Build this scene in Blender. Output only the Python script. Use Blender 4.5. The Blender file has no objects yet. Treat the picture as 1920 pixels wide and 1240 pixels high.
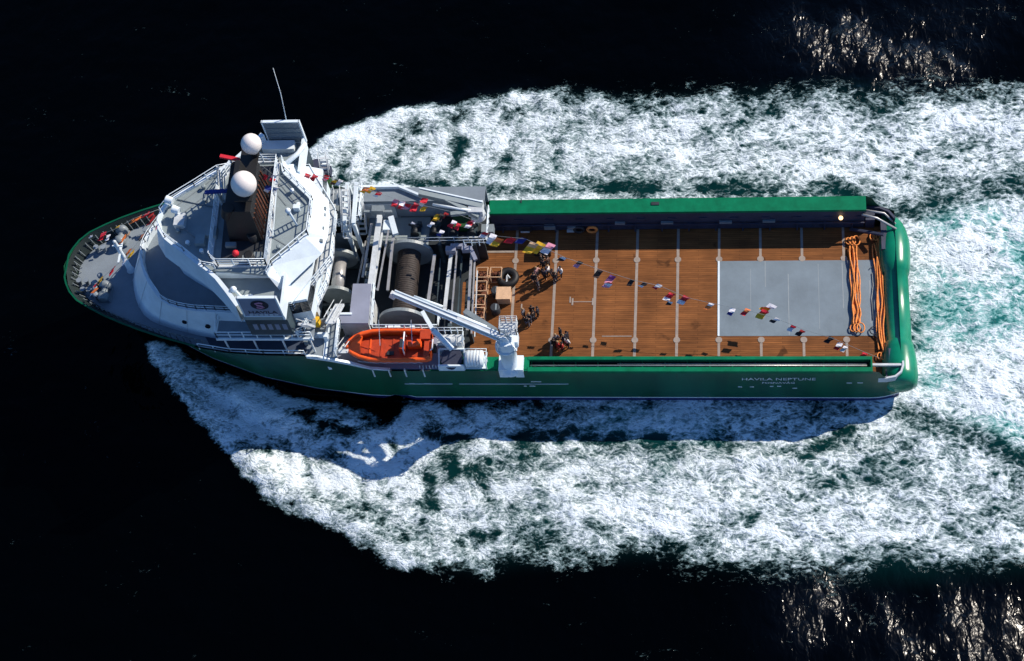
import bpy, bmesh, math, random
import numpy as np
from mathutils import Vector, Matrix
random.seed(7)
R = math.radians
PI = math.pi
scene = bpy.context.scene
COL = scene.collection

# ------------------------------------------------------------------ camera
CAM_ROT = ((0.99239779, 0.00259048, 0.12304436),
           (0.05583155, 0.88150594, -0.46886044),
           (-0.1096789, 0.47216582, 0.87465992))
CAM_POS = (16.317, -78.824, 141.327)
cam_d = bpy.data.cameras.new('camera')
cam = bpy.data.objects.new('camera', cam_d)
COL.objects.link(cam)
cam_d.sensor_width = 36.0
cam_d.lens = 3436.2 / 1920 * 36.0
cam_d.clip_start = 1.0
cam_d.clip_end = 20000.0
cam.matrix_world = Matrix.Translation(CAM_POS) @ Matrix(CAM_ROT).to_4x4()
scene.camera = cam

# ------------------------------------------------------------------ sky, sun, exposure
SUN_V = Vector((1.06, 0.70, 1.0)).normalized()
w = bpy.data.worlds.new('World')
scene.world = w
w.use_nodes = True
nt = w.node_tree
nt.nodes.clear()
sky = nt.nodes.new('ShaderNodeTexSky')
sky.sky_type = 'NISHITA'
sky.sun_disc = False
sky.sun_elevation = math.asin(SUN_V.z)
sky.sun_rotation = math.atan2(SUN_V.x, SUN_V.y)
sky.altitude = 0.0
sky.air_density = 0.9
sky.dust_density = 0.0
sky.ozone_density = 10.0
bg = nt.nodes.new('ShaderNodeBackground')
bg.inputs['Strength'].default_value = 0.12
wo = nt.nodes.new('ShaderNodeOutputWorld')
nt.links.new(sky.outputs[0], bg.inputs['Color'])
nt.links.new(bg.outputs[0], wo.inputs['Surface'])
sd = bpy.data.lights.new('sun', 'SUN')
sd.energy = 5.0
sd.angle = R(0.5)
sd.color = (1.0, 0.90, 0.77)
so = bpy.data.objects.new('sun', sd)
COL.objects.link(so)
so.rotation_euler = SUN_V.to_track_quat('Z', 'Y').to_euler()
so.location = (60, 40, 80)
vs = scene.view_settings
scene.display_settings.display_device = 'sRGB'
vs.view_transform = 'Standard'
vs.look = 'None'
vs.exposure = 0.25
vs.gamma = 1.0
vs.use_curve_mapping = False

# ------------------------------------------------------------------ materials
def new_mat(name):
    m = bpy.data.materials.new(name)
    m.use_nodes = True
    n = m.node_tree
    b = n.nodes['Principled BSDF']
    return m, n, b

def N(n, t, **kw):
    x = n.nodes.new(t)
    for k, v in kw.items():
        setattr(x, k, v)
    return x

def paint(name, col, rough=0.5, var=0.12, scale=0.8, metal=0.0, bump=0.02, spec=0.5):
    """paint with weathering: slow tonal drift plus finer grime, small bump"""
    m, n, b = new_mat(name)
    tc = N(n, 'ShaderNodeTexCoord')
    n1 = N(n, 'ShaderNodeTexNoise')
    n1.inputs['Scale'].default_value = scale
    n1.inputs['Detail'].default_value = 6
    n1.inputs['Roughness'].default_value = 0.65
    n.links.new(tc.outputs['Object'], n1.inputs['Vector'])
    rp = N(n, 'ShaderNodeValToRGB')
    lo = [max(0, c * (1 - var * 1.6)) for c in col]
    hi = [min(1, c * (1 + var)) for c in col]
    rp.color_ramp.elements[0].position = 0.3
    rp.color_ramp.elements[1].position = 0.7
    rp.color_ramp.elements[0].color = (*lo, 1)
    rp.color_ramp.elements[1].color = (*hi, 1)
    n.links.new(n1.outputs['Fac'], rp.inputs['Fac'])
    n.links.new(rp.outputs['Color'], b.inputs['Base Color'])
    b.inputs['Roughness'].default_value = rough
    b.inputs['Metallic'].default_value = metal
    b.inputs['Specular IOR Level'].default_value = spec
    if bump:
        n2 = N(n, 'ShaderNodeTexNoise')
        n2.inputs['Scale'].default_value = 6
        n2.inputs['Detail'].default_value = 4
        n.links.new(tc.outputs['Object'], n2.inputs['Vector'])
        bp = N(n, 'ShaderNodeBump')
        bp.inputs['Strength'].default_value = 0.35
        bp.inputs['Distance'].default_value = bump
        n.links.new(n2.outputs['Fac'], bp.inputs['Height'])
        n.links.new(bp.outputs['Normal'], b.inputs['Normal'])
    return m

def hull_material():
    m, n, b = new_mat('hull_paint')
    tc = N(n, 'ShaderNodeTexCoord')
    sx = N(n, 'ShaderNodeSeparateXYZ')
    n.links.new(tc.outputs['Object'], sx.inputs[0])
    ns = N(n, 'ShaderNodeTexNoise')
    ns.inputs['Scale'].default_value = 0.5
    ns.inputs['Detail'].default_value = 7
    mp = N(n, 'ShaderNodeMapping')
    mp.inputs['Scale'].default_value = (1.0, 1.0, 0.25)
    n.links.new(tc.outputs['Object'], mp.inputs[0])
    n.links.new(mp.outputs[0], ns.inputs['Vector'])
    rp = N(n, 'ShaderNodeValToRGB')
    rp.color_ramp.elements[0].position = 0.3
    rp.color_ramp.elements[1].position = 0.72
    rp.color_ramp.elements[0].color = (0.001, 0.055, 0.026, 1)
    rp.color_ramp.elements[1].color = (0.0015, 0.105, 0.048, 1)
    n.links.new(ns.outputs['Fac'], rp.inputs['Fac'])
    # white boot-top stripe and navy antifouling below it (real painted bands)
    z = sx.outputs['Z']
    def mix(a, b_, fac):
        x = N(n, 'ShaderNodeMix', data_type='RGBA')
        n.links.new(fac, x.inputs[0])
        if isinstance(a, tuple): x.inputs[6].default_value = a
        else: n.links.new(a, x.inputs[6])
        x.inputs[7].default_value = b_
        return x.outputs[2]
    def less(v):
        x = N(n, 'ShaderNodeMath', operation='LESS_THAN')
        n.links.new(z, x.inputs[0]); x.inputs[1].default_value = v
        return x.outputs[0]
    c = mix(rp.outputs['Color'], (0.75, 0.77, 0.78, 1), less(-1.98))
    c = mix(c, (0.012, 0.018, 0.10, 1), less(-2.11))
    ms = N(n, 'ShaderNodeMapping'); ms.inputs['Scale'].default_value = (2.2, 2.2, 0.10)
    n.links.new(tc.outputs['Object'], ms.inputs[0])
    n3 = N(n, 'ShaderNodeTexNoise'); n3.inputs['Scale'].default_value = 0.8; n3.inputs['Detail'].default_value = 5
    n.links.new(ms.outputs[0], n3.inputs['Vector'])
    m3 = N(n, 'ShaderNodeMapRange'); m3.inputs[1].default_value = 0.60; m3.inputs[2].default_value = 0.74; m3.inputs[3].default_value = 0.0; m3.inputs[4].default_value = 0.55
    n.links.new(n3.outputs['Fac'], m3.inputs[0])
    c = mix(c, (0.05, 0.035, 0.02, 1), m3.outputs[0])
    n.links.new(c, b.inputs['Base Color'])
    b.inputs['Roughness'].default_value = 0.42
    n2 = N(n, 'ShaderNodeTexNoise')
    n2.inputs['Scale'].default_value = 0.9
    n.links.new(tc.outputs['Object'], n2.inputs['Vector'])
    bp = N(n, 'ShaderNodeBump')
    bp.inputs['Strength'].default_value = 0.25
    bp.inputs['Distance'].default_value = 0.05
    n.links.new(n2.outputs['Fac'], bp.inputs['Height'])
    n.links.new(bp.outputs['Normal'], b.inputs['Normal'])
    return m

def wood_material():
    m, n, b = new_mat('deck_planks')
    tc = N(n, 'ShaderNodeTexCoord')
    br = N(n, 'ShaderNodeTexBrick')
    br.inputs['Scale'].default_value = 1.0
    br.inputs['Brick Width'].default_value = 3.64
    br.inputs['Row Height'].default_value = 0.2
    br.inputs['Mortar Size'].default_value = 0.018
    br.inputs['Mortar Smooth'].default_value = 0.4
    br.inputs['Bias'].default_value = -0.1
    br.inputs['Color1'].default_value = (0.235, 0.090, 0.028, 1)
    br.inputs['Color2'].default_value = (0.175, 0.066, 0.021, 1)
    br.inputs['Mortar'].default_value = (0.10, 0.038, 0.013, 1)
    n.links.new(tc.outputs['Object'], br.inputs['Vector'])
    mp = N(n, 'ShaderNodeMapping')
    mp.inputs['Scale'].default_value = (0.35, 5.0, 1.0)
    n.links.new(tc.outputs['Object'], mp.inputs[0])
    g = N(n, 'ShaderNodeTexNoise')
    g.inputs['Scale'].default_value = 1.6
    g.inputs['Detail'].default_value = 8
    g.inputs['Roughness'].default_value = 0.7
    n.links.new(mp.outputs[0], g.inputs['Vector'])
    rg = N(n, 'ShaderNodeMapRange')
    rg.inputs[1].default_value = 0.3; rg.inputs[2].default_value = 0.7
    rg.inputs[3].default_value = 0.62; rg.inputs[4].default_value = 1.3
    n.links.new(g.outputs['Fac'], rg.inputs[0])
    big = N(n, 'ShaderNodeTexNoise')
    big.inputs['Scale'].default_value = 0.28
    big.inputs['Detail'].default_value = 5
    n.links.new(tc.outputs['Object'], big.inputs['Vector'])
    rb = N(n, 'ShaderNodeMapRange')
    rb.inputs[1].default_value = 0.33; rb.inputs[2].default_value = 0.7
    rb.inputs[3].default_value = 0.72; rb.inputs[4].default_value = 1.22
    n.links.new(big.outputs['Fac'], rb.inputs[0])
    mu = N(n, 'ShaderNodeMath', operation='MULTIPLY')
    n.links.new(rg.outputs[0], mu.inputs[0]); n.links.new(rb.outputs[0], mu.inputs[1])
    # stains with an outline of their own
    st = N(n, 'ShaderNodeTexNoise')
    st.inputs['Scale'].default_value = 0.55
    st.inputs['Detail'].default_value = 3
    st.inputs['Distortion'].default_value = 0.6
    mp2 = N(n, 'ShaderNodeMapping')
    mp2.inputs['Location'].default_value = (3.1, 8.2, 0)
    n.links.new(tc.outputs['Object'], mp2.inputs[0])
    n.links.new(mp2.outputs[0], st.inputs['Vector'])
    rs = N(n, 'ShaderNodeMapRange')
    rs.inputs[1].default_value = 0.66; rs.inputs[2].default_value = 0.74
    rs.inputs[3].default_value = 1.0; rs.inputs[4].default_value = 0.42
    n.links.new(st.outputs['Fac'], rs.inputs[0])
    mu2 = N(n, 'ShaderNodeMath', operation='MULTIPLY')
    n.links.new(mu.outputs[0], mu2.inputs[0]); n.links.new(rs.outputs[0], mu2.inputs[1])
    vm = N(n, 'ShaderNodeVectorMath', operation='SCALE')
    n.links.new(br.outputs['Color'], vm.inputs[0])
    n.links.new(mu2.outputs[0], vm.inputs['Scale'])
    n.links.new(vm.outputs[0], b.inputs['Base Color'])
    b.inputs['Roughness'].default_value = 0.75
    b.inputs['Specular IOR Level'].default_value = 0.15
    return m

def water_material():
    m, n, b = new_mat('sea_water')
    L = n.links.new
    tc = N(n, 'ShaderNodeTexCoord')
    P = tc.outputs['Object']
    at = {}
    for a in ('foam', 'teal', 'lace'):
        x = N(n, 'ShaderNodeAttribute', attribute_name=a)
        at[a] = x.outputs['Fac']
    def noise(scale, detail, rough, vec=P, dist=0.0, lac=2.0):
        x = N(n, 'ShaderNodeTexNoise')
        x.inputs['Scale'].default_value = scale
        x.inputs['Detail'].default_value = detail
        x.inputs['Roughness'].default_value = rough
        x.inputs['Distortion'].default_value = dist
        x.inputs['Lacunarity'].default_value = lac
        L(vec, x.inputs['Vector'])
        return x
    def math_(op, a, b_=None, c=None, clamp=False):
        x = N(n, 'ShaderNodeMath', operation=op)
        x.use_clamp = clamp
        for i, v in enumerate((a, b_, c)):
            if v is None: continue
            if isinstance(v, (int, float)): x.inputs[i].default_value = v
            else: L(v, x.inputs[i])
        return x.outputs[0]
    def rng(v, a, b_, c, d, smooth=False):
        x = N(n, 'ShaderNodeMapRange')
        if smooth: x.interpolation_type = 'SMOOTHSTEP'
        x.inputs[1].default_value = a; x.inputs[2].default_value = b_
        x.inputs[3].default_value = c; x.inputs[4].default_value = d
        L(v, x.inputs[0])
        return x.outputs[0]
    # warp the coordinates a little so cells are not regular, stretch them along the wake
    wn = noise(0.35, 3, 0.55)
    wv = N(n, 'ShaderNodeVectorMath', operation='SUBTRACT')
    L(wn.outputs['Color'], wv.inputs[0]); wv.inputs[1].default_value = (0.5, 0.5, 0.5)
    ws = N(n, 'ShaderNodeVectorMath', operation='SCALE')
    L(wv.outputs[0], ws.inputs[0]); ws.inputs['Scale'].default_value = 1.5
    wa = N(n, 'ShaderNodeVectorMath', operation='ADD')
    L(P, wa.inputs[0]); L(ws.outputs[0], wa.inputs[1])
    st = N(n, 'ShaderNodeMapping')
    st.inputs['Rotation'].default_value = (0, 0, 0.30)
    st.inputs['Scale'].default_value = (0.72, 1.15, 1.0)
    L(wa.outputs[0], st.inputs[0])
    W = st.outputs[0]
    def ridge(scale, detail, width, off):
        mp_ = N(n, 'ShaderNodeMapping'); mp_.inputs['Location'].default_value = (off, off * 1.7, 0)
        L(W, mp_.inputs[0])
        x = noise(scale, detail, 0.5, mp_.outputs[0]).outputs['Fac']
        d = math_('ABSOLUTE', math_('SUBTRACT', x, 0.5))
        return rng(d, 0.0, width, 1.0, 0.0)            # bright thread along the zero line
    r1 = ridge(0.55, 3.0, 0.14, 3.0)
    r2 = ridge(1.35, 3.0, 0.15, 11.0)
    r3 = ridge(3.0, 2.0, 0.16, 23.0)
    fine = noise(4.2, 4, 0.68, W)
    mid = noise(0.60, 5, 0.60, W)
    vo = N(n, 'ShaderNodeTexVoronoi', feature='SMOOTH_F1')
    vo.inputs['Scale'].default_value = 1.7
    vo.inputs['Smoothness'].default_value = 0.35
    L(W, vo.inputs['Vector'])
    cell = rng(vo.outputs['Distance'], 0.05, 0.52, 0.0, 1.0)
    fN = rng(fine.outputs['Fac'], 0.30, 0.70, 0.0, 1.0)
    mN = rng(mid.outputs['Fac'], 0.30, 0.70, 0.0, 1.0)
    base = math_('MULTIPLY_ADD', fN, 0.34, math_('MULTIPLY', mN, 0.46))
    base = math_('MULTIPLY_ADD', r2, 0.12, math_('MULTIPLY_ADD', r3, 0.08, base))
    lacy = math_('MULTIPLY_ADD', r1, 0.20, math_('MULTIPLY', r2, 0.24))
    lacy = math_('MULTIPLY_ADD', r3, 0.15, lacy)
    lacy = math_('MULTIPLY_ADD', cell, 0.20, lacy)
    lacy = math_('MULTIPLY_ADD', fN, 0.15, math_('MULTIPLY_ADD', mN, 0.12, lacy))
    mixp = N(n, 'ShaderNodeMix', data_type='FLOAT')
    L(at['lace'], mixp.inputs[0]); L(base, mixp.inputs[2]); L(lacy, mixp.inputs[3])
    pat = mixp.outputs[0]
    # excess over the level set by local foam density: open water, translucent film, then opaque froth
    ex = math_('ADD', pat, math_('SUBTRACT', at['foam'], 1.0))
    film = rng(ex, -0.16, 0.10, 0.0, 1.0, True)
    froth = rng(ex, -0.01, 0.31, 0.0, 1.0)
    cw = N(n, 'ShaderNodeValToRGB')                        # open water: black, then aerated teal
    e = cw.color_ramp.elements
    e[0].color = (0.0001, 0.0003, 0.0005, 1); e[1].position = 0.55; e[1].color = (0.002, 0.030, 0.031, 1)
    e2 = e.new(1.0); e2.color = (0.012, 0.13, 0.125, 1)
    L(at['teal'], cw.inputs[0])
    cf = N(n, 'ShaderNodeMix', data_type='RGBA')          # film
    ft = N(n, 'ShaderNodeMix', data_type='RGBA')
    ft.inputs[6].default_value = (0.085, 0.15, 0.155, 1); ft.inputs[7].default_value = (0.16, 0.42, 0.41, 1)
    L(rng(at['teal'], 0.45, 1.0, 0.0, 1.0), ft.inputs[0])
    L(ft.outputs[2], cf.inputs[7])
    L(math_('MULTIPLY', film, 0.92), cf.inputs[0]); L(cw.outputs['Color'], cf.inputs[6])
    fc = N(n, 'ShaderNodeValToRGB')
    fc.color_ramp.elements[0].position = 0.0
    fc.color_ramp.elements[0].color = (0.30, 0.40, 0.42, 1)
    fc.color_ramp.elements[1].color = (0.76, 0.85, 0.89, 1)
    L(math_('MULTIPLY_ADD', fN, 0.45, math_('MULTIPLY', froth, 0.75)), fc.inputs['Fac'])
    ct = N(n, 'ShaderNodeMix', data_type='RGBA')
    L(froth, ct.inputs[0]); L(cf.outputs[2], ct.inputs[6]); L(fc.outputs['Color'], ct.inputs[7])
    L(ct.outputs[2], b.inputs['Base Color'])
    b.inputs['IOR'].default_value = 1.33

    # ripples on open water, lumps on foam
    at_r = N(n, 'ShaderNodeAttribute', attribute_name='rough_sea')
    RS = at_r.outputs['Fac']
    mpr = N(n, 'ShaderNodeMapping')
    mpr.inputs['Rotation'].default_value = (0, 0, -0.35)
    mpr.inputs['Scale'].default_value = (1.0, 0.55, 1.0)
    L(P, mpr.inputs[0])
    rip = noise(1.15, 2.6, 0.55, mpr.outputs[0], 0.4)
    rough_w = rng(RS, 0.0, 0.6, 0.07, 0.31)
    rr = N(n, 'ShaderNodeMix', data_type='FLOAT')
    L(film, rr.inputs[0]); L(rough_w, rr.inputs[2]); rr.inputs[3].default_value = 0.9
    L(rr.outputs[0], b.inputs['Roughness'])
    L(rng(RS, 0.0, 0.5, 0.10, 0.55), b.inputs['Specular IOR Level'])
    rh = math_('MULTIPLY', rip.outputs['Fac'], rng(RS, 0, 1, 0.07, 0.85))
    fh = math_('MULTIPLY', ex, 0.20)
    hh = N(n, 'ShaderNodeMix', data_type='FLOAT')
    L(film, hh.inputs[0]); L(rh, hh.inputs[2]); L(fh, hh.inputs[3])
    bp = N(n, 'ShaderNodeBump')
    bp.inputs['Strength'].default_value = 1.0
    bp.inputs['Distance'].default_value = 1.0
    L(hh.outputs[0], bp.inputs['Height'])
    L(bp.outputs['Normal'], b.inputs['Normal'])
    return m

M = {
 'hull': hull_material(), 'wood': wood_material(), 'water': water_material(),
 'green': paint('green_paint', (0.0012, 0.155, 0.07), 0.5, 0.16, 1.1, bump=0.015, spec=0.12),
 'roller': paint('roller_green', (0.002, 0.20, 0.105), 0.27, 0.14, 0.7, bump=0.004),
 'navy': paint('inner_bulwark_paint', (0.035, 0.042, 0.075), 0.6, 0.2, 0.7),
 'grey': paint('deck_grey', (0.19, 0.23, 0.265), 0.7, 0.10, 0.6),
 'plate': paint('steel_plate_grey', (0.165, 0.215, 0.252), 0.6, 0.14, 0.3),
 'joint': paint('plate_joint_grey', (0.27, 0.31, 0.33), 0.6, 0.1, 1.0),
 'seam': paint('deck_seam_grey', (0.30, 0.25, 0.21), 0.6, 0.15, 2.0),
 'white': paint('white_paint', (0.70, 0.79, 0.84), 0.42, 0.07, 0.8),
 'dirtywhite': paint('weathered_white', (0.56, 0.60, 0.62), 0.5, 0.16, 1.2),
 'roof': paint('roof_grey', (0.235, 0.285, 0.30), 0.7, 0.10, 0.5),
 'black': paint('black_paint', (0.006, 0.006, 0.007), 0.6, 0.3, 1.5),
 'dark': paint('dark_steel', (0.022, 0.026, 0.032), 0.55, 0.3, 1.0),
 'darkteal': paint('winch_deck_paint', (0.035, 0.06, 0.075), 0.6, 0.25, 0.8),
 'pit': paint('winch_pit_paint', (0.012, 0.02, 0.026), 0.7, 0.3, 0.8), 'walk': paint('walkway_shade_blue', (0.03, 0.045, 0.08), 0.7, 0.2, 0.8),
 'steel': paint('bare_steel', (0.40, 0.40, 0.40), 0.35, 0.15, 1.5, metal=0.35),
 'flange': paint('winch_flange_grey', (0.20, 0.235, 0.25), 0.45, 0.15, 1.0),
 'wire': paint('wire_rope_brown', (0.036, 0.027, 0.023), 0.7, 0.35, 3.0),
 'mauve': paint('lavender_grey', (0.24, 0.26, 0.34), 0.6, 0.08, 0.7),
 'orange': paint('rescue_orange', (0.85, 0.105, 0.012), 0.38, 0.10, 1.2),
 'orangered': paint('boat_seat_red', (0.44, 0.045, 0.008), 0.5, 0.15, 2.0),
 'rope': paint('orange_hawser', (0.80, 0.27, 0.06), 0.8, 0.22, 4.0, bump=0.05),
 'glass': paint('dark_glass', (0.012, 0.016, 0.022), 0.08, 0.1, 1.0, bump=0.0),
 'dome': paint('dome_white', (0.80, 0.74, 0.69), 0.4, 0.02, 0.5, bump=0.0),
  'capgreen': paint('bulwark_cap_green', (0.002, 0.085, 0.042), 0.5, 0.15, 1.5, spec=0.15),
 'bulwark': paint('bulwark_shade_green', (0.003, 0.012, 0.012), 0.6, 0.2, 1.0),  # green taken near black to carry the shade inside the bow bulwark
 'rust': paint('rusty_brown', (0.16, 0.05, 0.022), 0.8, 0.4, 3.0),
 'timber': paint('pale_timber', (0.62, 0.40, 0.24), 0.8, 0.12, 3.0),
 'red': paint('flag_red', (0.62, 0.012, 0.03), 0.7, 0.08, 2), 'yellow': paint('flag_yellow', (0.80, 0.46, 0.02), 0.7, 0.08, 2),
 'blue': paint('flag_blue', (0.012, 0.03, 0.22), 0.7, 0.08, 2), 'fwhite': paint('flag_white', (0.80, 0.78, 0.80), 0.7, 0.05, 2),
 'fblack': paint('flag_black', (0.01, 0.008, 0.012), 0.7, 0.1, 2), 'amber': paint('flag_orange', (0.80, 0.20, 0.04), 0.7, 0.1, 2),
 'pink': paint('flag_pink', (0.70, 0.28, 0.38), 0.7, 0.1, 2), 'purple': paint('flag_purple', (0.16, 0.05, 0.25), 0.7, 0.1, 2),
 'lime': paint('lime_green', (0.12, 0.62, 0.05), 0.5, 0.1, 2), 'dgreen': paint('dark_green', (0.01, 0.06, 0.012), 0.6, 0.2, 2),
 'skin': paint('skin', (0.50, 0.28, 0.19), 0.6, 0.05, 3, bump=0), 'hair': paint('dark_hair', (0.02, 0.013, 0.008), 0.7, 0.2, 8, bump=0),
 'fairhair': paint('fair_hair', (0.33, 0.21, 0.10), 0.7, 0.2, 8, bump=0),
 'cnavy': paint('navy_cloth', (0.012, 0.014, 0.028), 0.85, 0.2, 4), 'cblack': paint('black_cloth', (0.01, 0.01, 0.011), 0.85, 0.2, 4),
 'cred': paint('red_cloth', (0.35, 0.015, 0.015), 0.85, 0.15, 4), 'cwhite': paint('white_cloth', (0.74, 0.72, 0.70), 0.85, 0.08, 4),
 'cbrown': paint('brown_cloth', (0.10, 0.05, 0.03), 0.85, 0.2, 4), 'cgrey': paint('grey_cloth', (0.13, 0.13, 0.15), 0.85, 0.2, 4),
 'cpink': paint('rose_cloth', (0.48, 0.26, 0.24), 0.85, 0.1, 4),
}

# ------------------------------------------------------------------ mesh builder
class MB:
    def __init__(s): s.v = []; s.f = []; s.m = []; s.sm = []; s.pc = []
    def add(s, vs, fs, mi=0, smooth=False):
        o = len(s.v); s.v += [tuple(v) for v in vs]; s.pc.append((list(s.v[o:]), [list(f) for f in fs], mi, smooth))
        for f in fs:
            s.f.append([i + o for i in f]); s.m.append(mi); s.sm.append(smooth)
        return s
    def box(s, c, d, rz=0.0, mi=0, rot=None):
        c = Vector(c); hx, hy, hz = d[0] / 2, d[1] / 2, d[2] / 2
        rm = rot if rot is not None else Matrix.Rotation(rz, 3, 'Z')
        vs = [c + rm @ Vector((x * hx, y * hy, z * hz)) for z in (-1, 1) for x, y in ((-1, -1), (1, -1), (1, 1), (-1, 1))]
        return s.add(vs, [(3, 2, 1, 0), (4, 5, 6, 7), (0, 1, 5, 4), (1, 2, 6, 5), (2, 3, 7, 6), (3, 0, 4, 7)], mi)
    def span(s, a, b, mi=0):
        return s.box([(a[i] + b[i]) / 2 for i in range(3)], [abs(b[i] - a[i]) for i in range(3)], 0, mi)
    def bar(s, p, q, wd, h=None, mi=0):
        p = Vector(p); q = Vector(q); d = q - p; h = h or wd
        rm = d.to_track_quat('X', 'Z').to_matrix()
        return s.box((p + q) / 2, (d.length, wd, h), 0, mi, rm)
    def tube(s, pts, r, n=8, mi=0, closed=False, caps=True):
        pts = [Vector(p) for p in pts]; k = len(pts); rings = []
        up0 = None
        for i, p in enumerate(pts):
            a = pts[i - 1] if (i > 0 or closed) else p
            b = pts[(i + 1) % k] if (i < k - 1 or closed) else p
            t = (b - a).normalized()
            up = Vector((0, 0, 1)) if abs(t.z) < 0.95 else Vector((1, 0, 0))
            u = t.cross(up).normalized(); v = u.cross(t)
            rr = r[i] if isinstance(r, (list, tuple)) else r
            rings.append([p + (u * math.cos(2 * PI * j / n) + v * math.sin(2 * PI * j / n)) * rr for j in range(n)])
        vs = [x for rg in rings for x in rg]; fs = []
        for i in range(k if closed else k - 1):
            i2 = (i + 1) % k
            for j in range(n):
                fs.append((i * n + j, i * n + (j + 1) % n, i2 * n + (j + 1) % n, i2 * n + j))
        if caps and not closed:
            fs.append(tuple(range(n))[::-1]); fs.append(tuple((k - 1) * n + j for j in range(n)))
        return s.add(vs, fs, mi, True)
    def prism(s, poly, z0, z1, mi=0, top=None):
        n = len(poly); tp = top or poly
        vs = [(x, y, z0) for x, y in poly] + [(x, y, z1) for x, y in tp]
        fs = [tuple(range(n))[::-1], tuple(range(n, 2 * n))] + [(i, (i + 1) % n, n + (i + 1) % n, n + i) for i in range(n)]
        return s.add(vs, fs, mi)
    def wall(s, line, z0, z1, th, mi=0, closed=False):
        """upright strip of thickness th along a plan polyline"""
        L_ = [Vector((p[0], p[1], 0)) for p in line]; n = len(L_); off = []
        for i, p in enumerate(L_):
            a = L_[i - 1] if (i > 0 or closed) else p
            b = L_[(i + 1) % n] if (i < n - 1 or closed) else p
            t = (b - a).normalized(); off.append(Vector((-t.y, t.x, 0)) * th / 2)
        zz0 = z0 if isinstance(z0, (list, tuple)) else [z0] * n
        zz1 = z1 if isinstance(z1, (list, tuple)) else [z1] * n
        vs = []
        for i, p in enumerate(L_):
            for q, z in ((p + off[i], zz0[i]), (p - off[i], zz0[i]), (p - off[i], zz1[i]), (p + off[i], zz1[i])):
                vs.append((q.x, q.y, z))
        fs = []
        for i in range(n if closed else n - 1):
            a = i * 4; b = ((i + 1) % n) * 4
            for j in range(4):
                fs.append((a + j, a + (j + 1) % 4, b + (j + 1) % 4, b + j))
        if not closed:
            fs += [(3, 2, 1, 0), tuple((n - 1) * 4 + j for j in range(4))]
        return s.add(vs, fs, mi)
    def lathe(s, prof, axis, org, n=32, mi=0, smooth=True, caps=True):
        """prof: list of (t along axis, radius)"""
        ax = Vector(axis).normalized(); o = Vector(org)
        up = Vector((0, 0, 1)) if abs(ax.z) < 0.9 else Vector((1, 0, 0))
        u = ax.cross(up).normalized(); v = u.cross(ax); k = len(prof); vs = []
        for t, r in prof:
            for j in range(n):
                a = 2 * PI * j / n
                vs.append(o + ax * t + (u * math.cos(a) + v * math.sin(a)) * r)
        fs = [(i * n + j, i * n + (j + 1) % n, (i + 1) * n + (j + 1) % n, (i + 1) * n + j) for i in range(k - 1) for j in range(n)]
        s.add(vs, fs, mi, smooth)
        if caps:
            s.add([vs[j] for j in range(n)], [tuple(range(n))[::-1]], mi)
            s.add([vs[(k - 1) * n + j] for j in range(n)], [tuple(range(n))], mi)
        return s
    def ball(s, c, r, n=20, m=12, mi=0, sz=1.0):
        prof = []
        for i in range(m + 1):
            a = PI * i / m
            prof.append((-math.cos(a) * r * sz, max(1e-4, math.sin(a) * r)))
        return s.lathe(prof, (0, 0, 1), c, n, mi, True, False)
    def rail(s, line, z, h=1.05, bars=(1.05, 0.55), r=0.045, step=1.5, closed=False):
        pts = [Vector((p[0], p[1], z)) for p in line]
        if closed: pts = pts + [pts[0]]
        for b in bars:
            s.tube([p + Vector((0, 0, b)) for p in pts], r, 5)
        for a, b in zip(pts[:-1], pts[1:]):
            k = max(1, round((b - a).length / step))
            for i in range(k + 1):
                q = a + (b - a) * i / k
                s.bar(q, q + Vector((0, 0, h)), r * 1.7)
        return s
    def pieces(s, gap=0.05):
        """one builder per group of touching shapes"""
        bb = [([min(v[k] for v in p[0]) - gap for k in range(3)], [max(v[k] for v in p[0]) + gap for k in range(3)]) for p in s.pc]
        par = list(range(len(bb)))
        def fd(i):
            while par[i] != i: i = par[i]
            return i
        for i in range(len(bb)):
            for j in range(i):
                if all(bb[i][0][k] <= bb[j][1][k] and bb[j][0][k] <= bb[i][1][k] for k in range(3)): par[fd(i)] = fd(j)
        out = {}
        for i, p in enumerate(s.pc):
            out.setdefault(fd(i), MB()).add(*p)
        return list(out.values())
    def mesh(s, name, mats):
        me = bpy.data.meshes.new(name)
        me.from_pydata(s.v, [], s.f)
        for m in mats: me.materials.append(m)
        me.polygons.foreach_set('material_index', s.m)
        me.polygons.foreach_set('use_smooth', s.sm)
        me.update()
        bm = bmesh.new(); bm.from_mesh(me)
        bmesh.ops.recalc_face_normals(bm, faces=bm.faces)
        bm.to_mesh(me); bm.free()
        return me

def obj(name, mb, mats, parent=None, label=None, split=True):
    if not isinstance(mats, (list, tuple)): mats = [mats]
    mats = [M[x] if isinstance(x, str) else x for x in mats]
    if isinstance(mb, MB) and split and 1 < len(mb.pc) < 400:
        pcs = mb.pieces()
        if 1 < len(pcs) <= 100:
            return [obj(name, p, mats, parent, label, False) for p in pcs][0]
    me = mb if isinstance(mb, bpy.types.Mesh) else mb.mesh(name, mats)
    o = bpy.data.objects.new(name, me)
    COL.objects.link(o)
    if parent is not None:
        o.parent = parent
        o.matrix_parent_inverse = Matrix.Translation(-parent.location) if parent.parent is None else Matrix.Identity(4)
    if label: o['label'] = label
    return o

def tag(o, label, cat, group=None, kind=None):
    o['label'] = label; o['category'] = cat
    if group: o['group'] = group
    if kind: o['kind'] = kind
    return o

def thing(name, label, cat, loc=(0, 0, 0), group=None):
    o = bpy.data.objects.new(name, None)
    o.empty_display_size = 0.5
    COL.objects.link(o); o.location = loc
    return tag(o, label, cat, group)

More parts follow.
